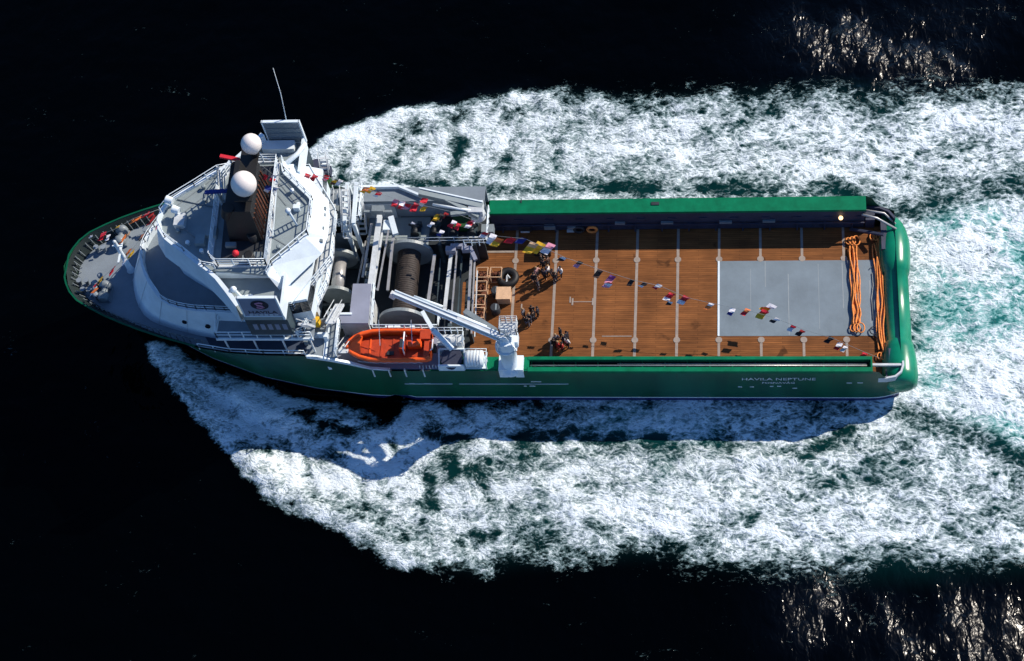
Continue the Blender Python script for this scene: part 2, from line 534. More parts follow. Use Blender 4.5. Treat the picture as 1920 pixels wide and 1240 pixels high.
CR = Matrix(CAM_ROT); CP = Vector(CAM_POS)
def A(px, py, z):
    """world point at height z seen at pixel (px, py) of the 1920x1240 photograph (used for surveying plans)"""
    d = CR @ Vector(((px - 960) / 3436.2, -(py - 620) / 3436.2, -1.0))
    return CP + d * ((z - CP.z) / d.z)

WATER = -2.6
# ------------------------------------------------------------------ sea: one sheet to the horizon, with wake foam
def vnoise(x, y, seed):
    rs = np.random.RandomState(seed); T = rs.rand(256, 256)
    xi = np.floor(x).astype(int); yi = np.floor(y).astype(int)
    fx = x - xi; fy = y - yi
    fx = fx * fx * (3 - 2 * fx); fy = fy * fy * (3 - 2 * fy)
    a = T[xi % 256, yi % 256]; b = T[(xi + 1) % 256, yi % 256]
    c = T[xi % 256, (yi + 1) % 256]; d = T[(xi + 1) % 256, (yi + 1) % 256]
    return (a * (1 - fx) + b * fx) * (1 - fy) + (c * (1 - fx) + d * fx) * fy
def fbm(x, y, seed, oct=5, gain=0.5):
    t = 0; amp = 1; tot = 0
    for i in range(oct):
        t = t + amp * vnoise(x * 2 ** i + 17.3 * i, y * 2 ** i + 9.1 * i, seed + i); tot += amp; amp *= gain
    return t / tot
def sstep(a, b, x):
    t = np.clip((x - a) / (b - a), 0, 1); return t * t * (3 - 2 * t)
def sdist(x, y, poly):
    """signed distance, positive inside"""
    d = np.full(x.shape, 1e9); ins = np.zeros(x.shape, bool)
    n = len(poly)
    for i in range(n):
        ax, ay = poly[i]; bx, by = poly[(i + 1) % n]
        ex, ey = bx - ax, by - ay
        t = np.clip(((x - ax) * ex + (y - ay) * ey) / (ex * ex + ey * ey + 1e-9), 0, 1)
        d = np.minimum(d, np.hypot(x - ax - ex * t, y - ay - ey * t))
        cr = ((ay > y) != (by > y)) & (x < (bx - ax) * (y - ay) / (by - ay + 1e-12) + ax)
        ins ^= cr
    return np.where(ins, d, -d)
def ldist(x, y, line):
    d = np.full(x.shape, 1e9)
    for (ax, ay), (bx, by) in zip(line[:-1], line[1:]):
        ex, ey = bx - ax, by - ay
        t = np.clip(((x - ax) * ex + (y - ay) * ey) / (ex * ex + ey * ey + 1e-9), 0, 1)
        d = np.minimum(d, np.hypot(x - ax - ex * t, y - ay - ey * t))
    return d
def WP(pts):
    return [(A(px, py, WATER).x, A(px, py, WATER).y) for px, py in pts]

def build_sea():
    fx = np.arange(-64, 52, 0.25); fy = np.arange(-38, 44, 0.25)
    def ext(c):
        h = c[-1] + np.array([1, 3, 8, 20, 50, 130, 400, 1200, 4000, 9000.])
        l = c[0] - np.array([1, 3, 8, 20, 50, 130, 400, 1200, 4000, 9000.])[::-1]
        return np.concatenate([l, c, h])
    xs = ext(fx); ys = ext(fy)
    X, Y = np.meshgrid(xs, ys, indexing='ij')
    x = X.ravel(); y = Y.ravel()
    top = WP([(560, 300), (600, 270), (650, 240), (740, 208), (830, 188), (905, 170), (960, 156), (1010, 160), (1060, 150), (1150, 163), (1240, 158), (1340, 153), (1440, 145), (1540, 132), (1650, 134), (1760, 150), (1850, 142), (2050, 140)])
    bot = WP([(2050, 1108), (1920, 1108), (1760, 1122), (1600, 1122), (1480, 1108), (1350, 1092), (1250, 1072), (1150, 1074), (1060, 1084), (980, 1090), (900, 1100), (830, 1090), (760, 1080), (700, 1055), (640, 1004), (560, 980), (500, 940), (452, 895), (432, 853), (380, 812), (345, 768), (310, 728), (285, 693), (268, 640)])
    inner = WP([(300, 640), (360, 672), (430, 706), (520, 738), (640, 757), (742, 775), (752, 750), (900, 745)])
    inner2 = [(-16, 8), (-26, 9)]
    wake = top + bot + inner + [(0, -6), (0, 6)] + inner2
    d0 = sdist(x, y, wake)
    near = (d0 > -30)
    # edge wobble grows aft
    aft = sstep(-22, 25, x)
    up = y > 0
    wob = (fbm(x * 0.35, y * 0.35, 3) - 0.5) * 2.6 + (fbm(x * 1.3, y * 1.3, 11) - 0.5) * 1.3
    d = d0 + wob * (0.55 + 0.8 * aft)
    soft = 0.6 + 4.5 * aft
    D = sstep(-0.3 * soft - 0.3, soft, d)
    D = D * (0.735 - 0.135 * aft)
    # long patches of thinner foam carried along the wake
    rot = 0.12
    u = x * math.cos(rot) + np.abs(y) * math.sin(rot); v = -x * math.sin(rot) + y * math.cos(rot)
    pat = fbm(u * 0.16, v * 0.42, 21)
    D -= np.clip(pat - 0.50, 0, 1) * 0.7
    D += np.clip(0.45 - pat, 0, 1) * 0.5
    # wash shed along the ship's port side: streaky and thin
    side = sdist(x, y, WP([(440, 700), (560, 745), (740, 780), (760, 752), (1180, 747), (1360, 790), (1350, 835), (1230, 825), (1000, 850), (800, 850), (640, 800), (500, 770)]))
    st = fbm(x * 0.22 + y * 0.1, y * 0.8, 33)
    D -= sstep(-1.0, 1.2, side) * (0.02 + 0.6 * np.clip(st - 0.45, 0, 1))
    band = ldist(x, y, WP([(480, 760), (560, 790), (640, 800), (760, 790), (880, 815), (1000, 820), (1120, 830), (1230, 828)]))
    D -= sstep(1.6, 0.2, band) * np.clip(fbm(x * 0.4, y * 0.9, 41) - 0.44, 0, 1) * 1.6
    # dark trough lines beside the stern wash
    for ln, wd, s in ((WP([(1560, 345), (1660, 400), (1730, 395), (1800, 372), (1920, 330)]), 1.9, 0.30),
                      (WP([(1690, 775), (1760, 790), (1850, 830), (1930, 870)]), 2.0, 0.30),
                      (WP([(1320, 830), (1420, 842), (1520, 850), (1600, 800)]), 0.9, 0.28),
                      (WP([(930, 360), (1100, 356), (1240, 352), (1420, 358)]), 0.9, 0.28),
                      (WP([(640, 340), (700, 330), (780, 345), (860, 350)]), 0.9, 0.3)):
        q = ldist(x, y, ln)
        D -= sstep(wd, 0.1, q) * s * (0.3 + 1.0 * fbm(x * 0.6, y * 0.6, 55))
    # short dark dashes in the bow-wave fans
    dash = fbm((x - np.abs(y) * 0.3) * 0.85, (np.abs(y) + x * 0.45) * 0.42, 61)
    D -= (1 - sstep(-14, 8, x)) * np.clip(dash - 0.50, 0, 1) * 1.5 * sstep(1.0, 3.5, d0)
    # stern wash: dense, aerated
    stern = sdist(x, y, WP([(1690, 410), (1800, 380), (2050, 320), (2050, 930), (1860, 830), (1700, 755)]))
    sw = sstep(-0.5, 3.0, stern)
    D = D * (1 - sw) + (0.585 + 0.75 * (0.5 - fbm(x * 0.16, y * 0.16, 83, 3))) * sw
    calm = (1 - sstep(-24, -12, x)) * (y < 4) * sstep(0.5, 3, d0) + 0.6 * sstep(-0.5, 1.5, side)
    D += 0.10 * calm * (D > 0.25)
    D = np.where(near, np.clip(D, 0, 1.05), 0)
    T = sstep(0.0, 7.0, d0) * (0.42 + 0.5 * fbm(x * 0.2, y * 0.2, 81))
    T = np.clip(T * 0.62 + 0.66 * sw * sstep(0.25, 0.55, fbm(x * 0.16, y * 0.16, 83, 3)), 0, 1)
    T = np.clip(T + 0.35 * sstep(-1, 2, side) * sstep(-5, 10, x), 0, 1)
    T = np.where(near, T, 0)
    lace = np.clip(sstep(-8, 18, x) * 0.75 + 0.5 * (fbm(x * 0.1, y * 0.1, 91) - 0.5), 0, 0.9)
    # rougher, glossier patches of sea placed where the sun should glitter
    def blob(px, py, rx, ry):
        c = A(px, py, WATER)
        return np.exp(-(((x - c.x) / rx) ** 2 + ((y - c.y) / ry) ** 2))
    G = blob(1640, 70, 8.5, 5.0) + blob(1790, 60, 4, 4.5) + 0.75 * blob(1640, 1180, 6, 4.5) + 0.7 * blob(1830, 1200, 5, 4) + 0.4 * blob(1540, 1150, 4, 4)
    G = np.clip(G, 0, 1) * (0.25 + 0.75 * sstep(0.34, 0.6, fbm(x * 0.17 + y * 0.05, y * 0.11 - x * 0.05, 151, 4)))
    # heights
    fine = (np.abs(x + 6) < 60) & (np.abs(y - 3) < 43)
    chop = (fbm(x * 0.22 + 5, y * 0.30, 101, 4) - 0.5) * 0.35
    crest = np.sin((x * 0.86 + y * 0.30) * 1.55 + 4.5 * fbm(x * 0.16, y * 0.16, 111)) * 0.16 + (fbm(x * 0.7, y * 0.7, 121, 4) - 0.5) * 0.9
    Z = chop + crest * G
    Z += D * ((fbm(x * 0.5, y * 0.5, 131, 5) - 0.4) * 0.75 + (fbm(x * 1.7, y * 1.7, 141, 3) - 0.5) * 0.35)
    ridge = np.exp(-((d0 - 1.6) / 1.6) ** 2) * (1 - sstep(-25, 12, x))
    Z += ridge * 0.55
    hullzone = np.exp(-np.clip(np.abs(y) - 8.6, 0, 50) / 0.8) * (x > -20) * (x < 31)
    Z = np.where(fine, Z * (1 - 0.75 * hullzone), 0) + WATER
    co = np.stack([x, y, Z], -1).astype(np.float32)
    nx, ny = len(xs), len(ys)
    I = np.arange(nx * ny).reshape(nx, ny)
    F = np.stack([I[:-1, :-1], I[1:, :-1], I[1:, 1:], I[:-1, 1:]], -1).reshape(-1, 4)
    me = bpy.data.meshes.new('sea')
    me.vertices.add(len(co)); me.vertices.foreach_set('co', co.ravel())
    me.loops.add(F.size); me.loops.foreach_set('vertex_index', F.ravel().astype(np.int32))
    me.polygons.add(len(F))
    me.polygons.foreach_set('loop_start', np.arange(0, F.size, 4, dtype=np.int32))
    me.polygons.foreach_set('use_smooth', np.ones(len(F), bool))
    me.update(calc_edges=True)
    me.materials.append(M['water'])
    for nme, arr in (('foam', D), ('teal', T), ('lace', lace), ('rough_sea', G)):
        a = me.attributes.new(nme, 'FLOAT', 'POINT')
        a.data.foreach_set('value', arr.astype(np.float32))
    o = bpy.data.objects.new('sea', me)
    COL.objects.link(o)
    o['kind'] = 'structure'
    o['label'] = 'black sea with the white and teal foam of the wake'
build_sea()

# ------------------------------------------------------------------ the ship
ship = thing('supply_ship', 'long green offshore supply ship with white bridge and brown wooden work deck, under way', 'ship', (-6, 0, WATER))
def sp(name, mb, mats, label=None, parent=None): return obj(name, mb, mats, parent or ship, label)
def mir(poly): return [(x, -y) for x, y in poly]
def interp(x, tab):
    return float(np.interp(x, [t[0] for t in tab], [t[1] for t in tab]))

HB_T = [(-42.95, 0.0), (-42.8, 0.9), (-42.6, 1.6), (-42.1, 2.6), (-41.3, 3.5), (-39.9, 4.35), (-38.6, 5.05), (-37, 5.75), (-35.2, 6.45), (-33, 7.15), (-30, 7.95), (-27, 8.45), (-24, 8.6), (31, 8.6)]
HB_W = [(-39.6, 0.0), (-38.8, 0.35), (-37.5, 1.0), (-36, 1.9), (-34, 3.1), (-31, 4.7), (-26, 6.6), (-21, 7.75), (-16, 8.4), (-11, 8.6), (31, 8.6)]
Z_TOP = [(-43, 6.6), (-36, 6.5), (-28, 6.1), (-20.5, 5.8), (-19.2, 5.65), (-18, 5.1), (-17, 4.35), (-16, 3.6), (-15, 3.15), (-14, 3.0), (27.4, 3.0), (27.9, 2.7), (28.3, 1.9), (28.7, 1.5), (30, 1.3)]
def ztop(x): return interp(x, Z_TOP)

def build_hull():
    mb = MB()
    S = list(np.linspace(0, 1, 34) ** 1.25)
    xa = [-14 + i * 2.0 for i in range(21)] + [27.4, 27.9, 28.3, 28.7, 29.3, 29.9]
    lv = [-4.2, -2.6, -2.0, -1.0, 0.2, 1.4, 2.6, 3.8, 5.0, 6.6]
    for sgn in (1, -1):
        cols = []
        for s in S:
            xt = -42.95 + (-14 + 42.95) * s; xw = -39.6 + (-14 + 39.6) * s
            zt = ztop(xt); col = []
            for k in range(10):
                t = k / 9; z = -4.2 + (zt + 4.2) * t
                q = max(0.0, (z - WATER) / (zt - WATER)); q = q ** 1.6
                x = xw + (xt - xw) * q
                yb = interp(xw, HB_W) * (1 - q) + interp(xt, HB_T) * q
                if z < WATER: yb *= 0.96
                col.append((x, sgn * yb, z))
            cols.append(col)
        for xx in xa[1:]:
            zt = ztop(xx)
            yb = 8.6 - max(0, (xx - 27.4) / 2.5) ** 2 * 0.5
            cols.append([(xx, sgn * yb, -4.2 + (zt + 4.2) * k / 9) for k in range(10)])
        n = len(cols)
        mb.add([p for c in cols for p in c], [(i * 10 + k, (i + 1) * 10 + k, (i + 1) * 10 + k + 1, i * 10 + k + 1) for i in range(n - 1) for k in range(9)], 0, True)
    # transom
    mb.add([(29.9, -8.1, -4.2), (29.9, 8.1, -4.2), (29.9, 8.1, 1.3), (29.9, -8.1, 1.3)], [(0, 1, 2, 3)])
    return mb
hull = sp('hull', build_hull(), 'hull')

# lettering and draught marks on the port side
def text_mesh(body, size, name, mat, loc, rot, parent, depth=0.012, align='CENTER', sx=1.0):
    cu = bpy.data.curves.new(name, 'FONT'); cu.body = body; cu.size = size; cu.extrude = depth
    cu.align_x = align; cu.resolution_u = 2
    t = bpy.data.objects.new(name + '_tmp', cu); COL.objects.link(t)
    dg = bpy.context.evaluated_depsgraph_get()
    me = bpy.data.meshes.new_from_object(t.evaluated_get(dg))
    bpy.data.objects.remove(t); bpy.data.curves.remove(cu)
    me.transform(Matrix.Translation(loc) @ Matrix(rot).to_4x4() @ Matrix.Scale(sx, 4, (1, 0, 0)))
    me.materials.clear(); me.materials.append(M[mat])
    return obj(name, me, mat, parent)
PORT = ((1, 0, 0), (0, 0, -1), (0, 1, 0))      # text upright on a wall facing -Y
text_mesh('HAVILA NEPTUNE', 0.62, 'lettering', 'dirtywhite', (19.6, -8.625, 1.35), PORT, hull, sx=1.25)
text_mesh('FOSNAVÅG', 0.40, 'lettering', 'dirtywhite', (19.6, -8.625, 0.72), PORT, hull, sx=1.35)
mb = MB()
for x, z, wd in ((16.2, 0.0, .35), (17.2, 0.0, .35), (18.9, .1, .3), (19.5, .12, .35), (20.8, -.25, .4), (25.3, .75, .45), (26.2, .78, .45), (-2.2, .1, .25), (-1.7, .1, .5), (-12.2, .55, .5), (-10.9, .55, .6), (-1.5, .95, .9)):
    mb.span((x, -8.63, z), (x + wd, -8.605, z + .14))
mb.span((-12.6, -8.65, .55), (-8.4, -8.6, .62)); mb.span((-7.8, -8.65, .55), (1.7, -8.6, .62))
sp('hull_marking', mb, 'dirtywhite', parent=hull)
# main deck
mb = MB(); mb.span((-7.2, -7.3, -0.25), (28.9, 7.3, 0.0)); sp('wooden_deck', mb, 'wood')
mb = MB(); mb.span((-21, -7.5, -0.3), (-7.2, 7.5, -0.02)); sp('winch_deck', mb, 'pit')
for i in range(-1, 8):
    x = i * 3.64
    mb = MB()
    if i < 4:
        mb.span((x - .12, -7.25, 0), (x + .12, 7.25, .012))
    else:
        mb.span((x - .11, -7.25, 0), (x + .11, -3.75, .012)); mb.span((x - .11, 3.75, 0), (x + .11, 7.25, .012))
    for yy in (-4.05, 4.05):
        mb.lathe([(0, .3), (.03, .3)], (0, 0, 1), (x, yy, .006), 10)
    sp('deck_seam', mb, 'seam')
mb = MB(); mb.span((14.56, -3.68, 0.004), (28.9, 3.85, 0.03)); sp('deck_plate', mb, 'plate')
mb = MB()
mb.span((14.45, -3.68, .005), (14.62, 3.85, .05))
sp('plate_edge', mb, 'white')
mb = MB()
for x, y0, y1 in ((18.6, 1.2, 3.8), (20.6, -3.6, 2.5), (25.3, -1, 3.6), (27.6, -2.5, 1.8)):
    mb.span((x - .035, y0, .03), (x + .035, y1, .036))
mb.span((17.3, -1.2, .03), (17.34, 3, .034)); mb.span((23.2, -3, .03), (23.24, 3.5, .034))
sp('plate_joint', mb, 'joint')
mb = MB()
for x, y in ((-2.9, -.7), (1.4, .0)):
    mb.span((x, y - .3, 0), (x + .12, y + .3, .03))
mb.span((3.4, -.55, 0), (3.55, .15, .03)); mb.span((1.6, -.55, 0), (1.75, .15, .03)); mb.span((1.75, -.24, 0), (3.4, -.17, .03))
mb.span((4.4, -3.7, 0), (7, -3.62, .02)); mb.span((-7, 4.9, 0), (-3.8, 5.1, .03))
sp('deck_fitting', mb, 'seam')

# cargo rails
mb = MB()
mb.span((-5.9, 7.2, 2.72), (27.35, 8.62, 3.0)); sp('cargo_rail', mb, 'green', 'starboard cargo rail with a flat green top')
mb = MB()
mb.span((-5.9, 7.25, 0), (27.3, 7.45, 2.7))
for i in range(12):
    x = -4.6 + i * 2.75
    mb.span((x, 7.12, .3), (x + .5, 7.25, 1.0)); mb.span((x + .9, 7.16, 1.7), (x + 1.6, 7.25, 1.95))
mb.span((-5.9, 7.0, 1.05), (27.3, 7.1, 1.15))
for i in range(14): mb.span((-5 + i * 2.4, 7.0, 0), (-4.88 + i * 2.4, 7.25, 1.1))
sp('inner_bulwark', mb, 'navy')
mb = MB()
mb.span((-1.6, -7.5, 2.6), (27.35, -7.2, 3.0)); mb.span((-1.6, -8.62, 2.6), (27.35, -8.22, 3.0)); mb.span((-1.6, -8.2, 1.9), (27.35, -7.5, 2.05))
for i in range(16): mb.span((-1.4 + i * 1.9, -8.22, 2.1), (-1.3 + i * 1.9, -7.5, 2.55))
mb.span((27.2, -8.22, 1.9), (27.35, -7.5, 3.0))
sp('cargo_rail', mb, 'green', 'port cargo rail with a dark open channel along its top')
mb = MB()
mb.tube([(-1.4, -7.95, 2.75), (26.9, -7.95, 2.75)], 0.07, 8); mb.tube([(6, -7.72, 2.6), (26.9, -7.72, 2.6)], 0.05, 6)
sp('rail_pipe', mb, 'steel')
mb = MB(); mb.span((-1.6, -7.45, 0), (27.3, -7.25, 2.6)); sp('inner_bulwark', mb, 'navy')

for x, z in ((3.2, .5), (2.0, .5)):
    mb = MB(); mb.tube([(x + .42 * math.cos(a), 6.95, z + .42 * math.sin(a)) for a in np.linspace(0, 2 * PI, 20, endpoint=False)], .13, 8, closed=True); sp('hose_ring', mb, 'rope' if x > 3 else 'dark')
for x, y, z, dx, dz, mt in ((-3.4, 6.9, .4, 1.1, .7, 'dark'), (-3.3, 6.85, .2, .8, .2, 'dirtywhite'), (-1.1, 6.9, .6, 1.0, .5, 'flange'), (1.0, 6.9, .7, .8, .25, 'flange'), (.9, 6.85, .2, .7, .15, 'dirtywhite'), (9.4, 7.0, 1.2, 1.1, .25, 'flange'), (14.6, 7.0, 1.2, 1.1, .25, 'flange'), (5.3, 7.0, 1.2, .9, .25, 'flange'), (18.4, 7.0, 1.3, 1.1, .25, 'flange')):
    mb = MB(); mb.span((x, y, z), (x + dx, 7.2, z + dz)); sp('bulwark_fitting', mb, mt)
mb = MB(); mb.span((8.6, 7.9, 3.0), (9.3, 8.2, 3.08)); mb.span((-3.1, 8.3, 3.0), (-3.0, 8.6, 3.05)); sp('rail_fitting', mb, 'dark')
em, emn, emb_ = new_mat('lamp_glow'); emb_.inputs['Base Color'].default_value = (.8, .6, .4, 1); emb_.inputs['Emission Color'].default_value = (1, .62, .28, 1); emb_.inputs['Emission Strength'].default_value = 2.2
mb = MB(); mb.ball((25.2, 7.0, 2.0), .2, 12, 8); sp('deck_lamp', mb, em)

# stern roller and quarters
mb = MB()
prof = [(-8.6, .3), (-8.55, .95), (-8.3, 1.4), (-7.5, 1.52), (-6.2, 1.48), (-5.2, 1.36), (-4.45, 1.24), (-4.35, 1.13), (2.4, 1.11), (2.5, 1.22), (3.3, 1.34), (4.6, 1.42), (5.8, 1.36), (6.8, 1.16), (7.6, .84), (8.1, .48), (8.3, .1)]
pf = []
for (a, r), (b, q) in zip(prof[:-1], prof[1:]): pf.append((a, r))
pf.append(prof[-1])
mb.lathe(pf, (0, 1, 0), (29.85, 0, -0.15), 40)
rl = sp('stern_roller', mb, 'roller')
mb = MB(); mb.span((28.9, -8.3, -1.2), (30.0, 8.0, -0.05)); mb.span((28.85, -8.45, -1), (29.3, -4.6, .5)); mb.span((28.85, 3.0, -1), (29.3, 8.2, .5))
sp('stern_sill', mb, 'green')
mb = MB()
ln = [(27.2, -8.5), (28.6, -8.5), (29.3, -8.35), (29.8, -7.9), (30.0, -7.3), (30.0, -6.9)]
mb.wall(ln, .9, 1.62, .16)
mb.span((27.0, -7.32, 1.3), (29.9, -7.12, 1.55))
sp('stern_bulwark_rim', mb, 'dirtywhite')
mb = MB()
mb.tube([(27.0, 7.1, 2.4), (28.3, 6.95, 2.0), (30.0, 6.3, 1.2)], .11, 8); mb.tube([(27.0, 7.9, 1.9), (29.0, 7.75, 1.5), (30.0, 7.0, .9)], .1, 8)
sp('guard_pipe', mb, 'steel')
mb = MB()
mb.wall([(27.3, 8.45), (28.6, 8.4), (29.4, 8.0), (29.9, 7.3)], 0, 1.5, .2); mb.span((28.7, 4.4, 0), (29.2, 7.2, 1.0)); mb.span((27.4, 7.2, 0), (28.2, 8.3, 1.3))
mb.bar((26.1, 7.0, .1), (28.9, 5.6, 1.4), .22)
mb.span((28.6, -8.2, 0), (29.3, -7.3, .8)); mb.span((28.9, -6.8, 0), (29.4, -5.4, 1.0))
sp('stern_fitting', mb, 'navy')

# ---- fore part: foredeck, bow bulwark
edge = [(x, interp(x, HB_T) - .10) for x in (-42.7, -42.45, -42.0, -41.2, -39.9, -38.5, -36.9, -35.1, -33, -30)]
full = mir(edge)[::-1] + edge
def hull_at(s_, z, sg):
    xt = -42.95 + 28.95 * s_; xw = -39.6 + 25.6 * s_; zt = ztop(xt)
    q = min(1.0, max(0.0, (z - WATER) / (zt - WATER))) ** 1.6
    return (xw + (xt - xw) * q, sg * (interp(xw, HB_W) * (1 - q) + interp(xt, HB_T) * q))
mb = MB()
for sg in (1, -1):
    V = []
    for s_ in np.linspace(0, .78, 40):
        zt = ztop(-42.95 + 28.95 * s_)
        for k in range(5):
            z = 5.41 + (zt - 5.41) * k / 4; x, y = hull_at(s_, z, sg); sc = 1 - .16 / max(.5, abs(y))
            V.append((x + .16 * math.exp(-s_ * 9), y * max(0, sc), z))
    mb.add(V, [(i * 5 + k, (i + 1) * 5 + k, (i + 1) * 5 + k + 1, i * 5 + k + 1) for i in range(39) for k in range(4)], 0, True)
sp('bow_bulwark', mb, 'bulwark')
fd = [hull_at(s_, 5.2, 1) for s_ in np.linspace(.006, .775, 30)]; fd = [(x + .05, max(.02, y - .06)) for x, y in fd]
mb = MB(); mb.prism(mir(fd) + fd[::-1], 5.1, 5.4); sp('foredeck', mb, 'grey')
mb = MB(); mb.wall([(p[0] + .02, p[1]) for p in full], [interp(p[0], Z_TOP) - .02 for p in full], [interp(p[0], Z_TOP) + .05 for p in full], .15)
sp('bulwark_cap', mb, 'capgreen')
mb = MB()
for i in range(len(full) - 1):
    a = Vector((full[i][0] + .45, full[i][1] * .95, 5.4)); b = Vector((full[i + 1][0] + .45, full[i + 1][1] * .95, 5.4)); k = max(1, round((b - a).length / .62))
    for j in range(k):
        p = a + (b - a) * j / k; nrm = Vector((-(p.x + 34), -p.y * 1.2, 0)).normalized() * -1
        inn = Vector((1, -p.y * .18, 0)).normalized()
        mb.bar(p + inn * .12, p + inn * .12 + Vector((0, 0, 1.05)), .06); mb.bar(p + inn * .1 + Vector((0, 0, 1.0)), p + inn * .55 + Vector((0, 0, .05)), .05)
sp('bulwark_stay', mb, 'flange')
for sg in (1, -1):
    mb = MB(); mb.rail([(-20.4, sg * 8.4), (-24, sg * 8.35), (-27, sg * 8.2), (-29.8, sg * 7.7)], 5.4, step=1.6); sp('railing', mb, 'white')
    mb = MB(); mb.span((-17.2, sg * 7.05, 0), (-14.2, sg * 7.8, 5.0 if sg > 0 else 2.7)); sp('side_house', mb, 'dirtywhite')

# ---- deckhouse: sloping rounded front, two decks high
def dens(line, n):
    L_ = [Vector((p[0], p[1])) for p in line]; ds = [0]
    for a, b in zip(L_[:-1], L_[1:]): ds.append(ds[-1] + (b - a).length)
    out = []
    for i in range(n):
        t = ds[-1] * i / (n - 1)
        out.append((float(np.interp(t, ds, [p.x for p in L_])), float(np.interp(t, ds, [p.y for p in L_]))))
    return out
bot = dens([(-36.9, 0), (-36.8, 1.2), (-36.4, 2.5), (-35.9, 3.5), (-35.1, 4.6), (-34, 5.2), (-32.5, 5.7), (-30.4, 6.3), (-28.4, 6.7), (-24, 6.9), (-20.9, 6.9)], 22)
topl = dens([(-35.2, 0), (-35.1, .8), (-34.7, 2.0), (-34.1, 3.1), (-33.2, 4.4), (-32.1, 5.4), (-30.8, 5.85), (-29.6, 6.1), (-27, 6.25), (-24, 6.4), (-20.9, 6.4)], 22)
B0 = mir(bot)[::-1] + bot[1:]; B1 = mir(topl)[::-1] + topl[1:]
n = len(B0); mb = MB()
vs = [(x, y, 5.4) for x, y in B0] + [(x, y, 9.3) for x, y in B1]
mb.add(vs, [(i, i + 1, n + i + 1, n + i) for i in range(n - 1)], 0, True)
ins = [(x + .25 if x < -33 else x, y * .965) for x, y in B1]
vs = [(x, y, 9.3) for x, y in B1] + [(x, y, 9.3) for x, y in ins] + [(x, y, 8.4) for x, y in ins]
mb.add(vs, [(i, i + 1, n + i + 1, n + i) for i in range(n - 1)] + [(n + i, n + i + 1, 2 * n + i + 1, 2 * n + i) for i in range(n - 1)], 0, False)
mb.add([(-20.9, -6.9, 0), (-20.9, 6.9, 0), (-20.9, 6.4, 9.3), (-20.9, -6.4, 9.3)], [(0, 1, 2, 3)])
house = sp('deckhouse', mb, 'white')
mb = MB(); mb.prism([(x, y * .99) for x, y in ins], 8.25, 8.45); sp('house_deck', mb, 'grey')
mb = MB(); mb.rail([(x, y) for x, y in ins][6:-6], 9.25, h=.75, bars=(.75, .4), r=.035, step=1.2); sp('railing', mb, 'white')
for sg in (1, -1):
    mb = MB(); mb.prism([(-29.5, sg * 6.5), (-28.6, sg * 7.9), (-26.5, sg * 8.3), (-20.4, sg * 8.38), (-20.4, sg * 6.95), (-25, sg * 6.8)], 5.38, 5.41); sp('walkway_shade', mb, 'walk')  # dark blue sheet over the grey deck, painting in the shade there
    for x, z in ((-30.9, 7.2), (-28.8, 7.2), (-26.4, 7.2)):
        mb = MB(); yy = interp(x, [(-36, 3.3), (-32.5, 5.45), (-30.4, 6.15), (-28.4, 6.5), (-24, 6.7)])
        mb.lathe([(0, .24), (.1, .24)], (0, sg, .15), (x, sg * (yy - .02), z), 14); sp('porthole', mb, 'glass', parent=house)
    # side gallery with the shade-painted deck below it
    mb = MB(); mb.span((-27.6, sg * 6.3, 8.0), (-19.2, sg * 8.15, 8.12)); sp('gallery', mb, 'grey')
    mb = MB(); mb.span((-27.6, sg * 8.06, 7.9), (-19.2, sg * 8.2, 8.17)); sp('gallery_edge', mb, 'white')
    mb = MB(); mb.rail([(-27.5, sg * 8.08), (-19.3, sg * 8.08)], 8.15, step=1.15); mb.rail([(-27.5, sg * 8.08), (-27.5, sg * 6.4)], 8.15); sp('railing', mb, 'white')
    for x in (-26, -23.5, -21): 
        pass
    mb = MB()
    for x in (-27, -24.5, -22, -19.6): mb.bar((x, sg * 8.0, 5.4), (x, sg * 8.0, 8.0), .12)
    sp('gallery_post', mb, 'dirtywhite')

# ---- wheelhouse
roof_h = [(-32.2, 0), (-32.0, 1.0), (-31.3, 2.0), (-30.4, 2.75), (-29.4, 3.45), (-28.4, 4.3), (-27.4, 5.0), (-26.4, 5.9), (-25.4, 7.1), (-24.3, 8.5)]
brow_b = [(-32.9, 0), (-32.6, 1.1), (-31.8, 2.3), (-30.6, 3.2), (-29.4, 4.0), (-28.3, 4.8), (-27.3, 5.6), (-26.3, 6.6), (-25.4, 7.6), (-24.4, 8.6)]
F0 = mir(brow_b)[::-1] + brow_b[1:]; F1 = mir(roof_h)[::-1] + roof_h[1:]
n = len(F0); mb = MB()
ins = [(x + .32, y * .975) for x, y in F1]
mb.add([(x, y, 11.9) for x, y in F0] + [(x, y, 14.4) for x, y in F1] + [(x, y, 14.4) for x, y in ins] + [(x, y, 13.4) for x, y in ins],
       [(k * n + i, k * n + i + 1, (k + 1) * n + i + 1, (k + 1) * n + i) for k in range(3) for i in range(n - 1)])
mb.add([(x, y, 11.9) for x, y in F0] + [(x * .96 - .4, y * .88, 11.7) for x, y in F0], [(i, i + 1, n + i + 1, n + i) for i in range(n - 1)])
# aft: sloping white apron round the after end of the roof
ar = [(-22.0, 5.6), (-21.75, 4.65), (-19.2, 2.0), (-18.95, 1.5)]
ao = [(-21.2, 6.2), (-20.75, 5.8), (-18.1, 2.6), (-17.8, 1.0)]
a0 = ao + mir(ao)[::-1]; a1 = ar + mir(ar)[::-1]; n = len(a0)
ai = [(x - .22, y * .96) for x, y in a1]
mb.add([(x, y, 12.75) for x, y in a0] + [(x, y, 14.35) for x, y in a1] + [(x, y, 14.35) for x, y in ai] + [(x, y, 13.5) for x, y in ai],
       [(k * n + i, k * n + i + 1, (k + 1) * n + i + 1, (k + 1) * n + i) for k in range(3) for i in range(n - 1)])
wheel = sp('wheelhouse', mb, 'white')
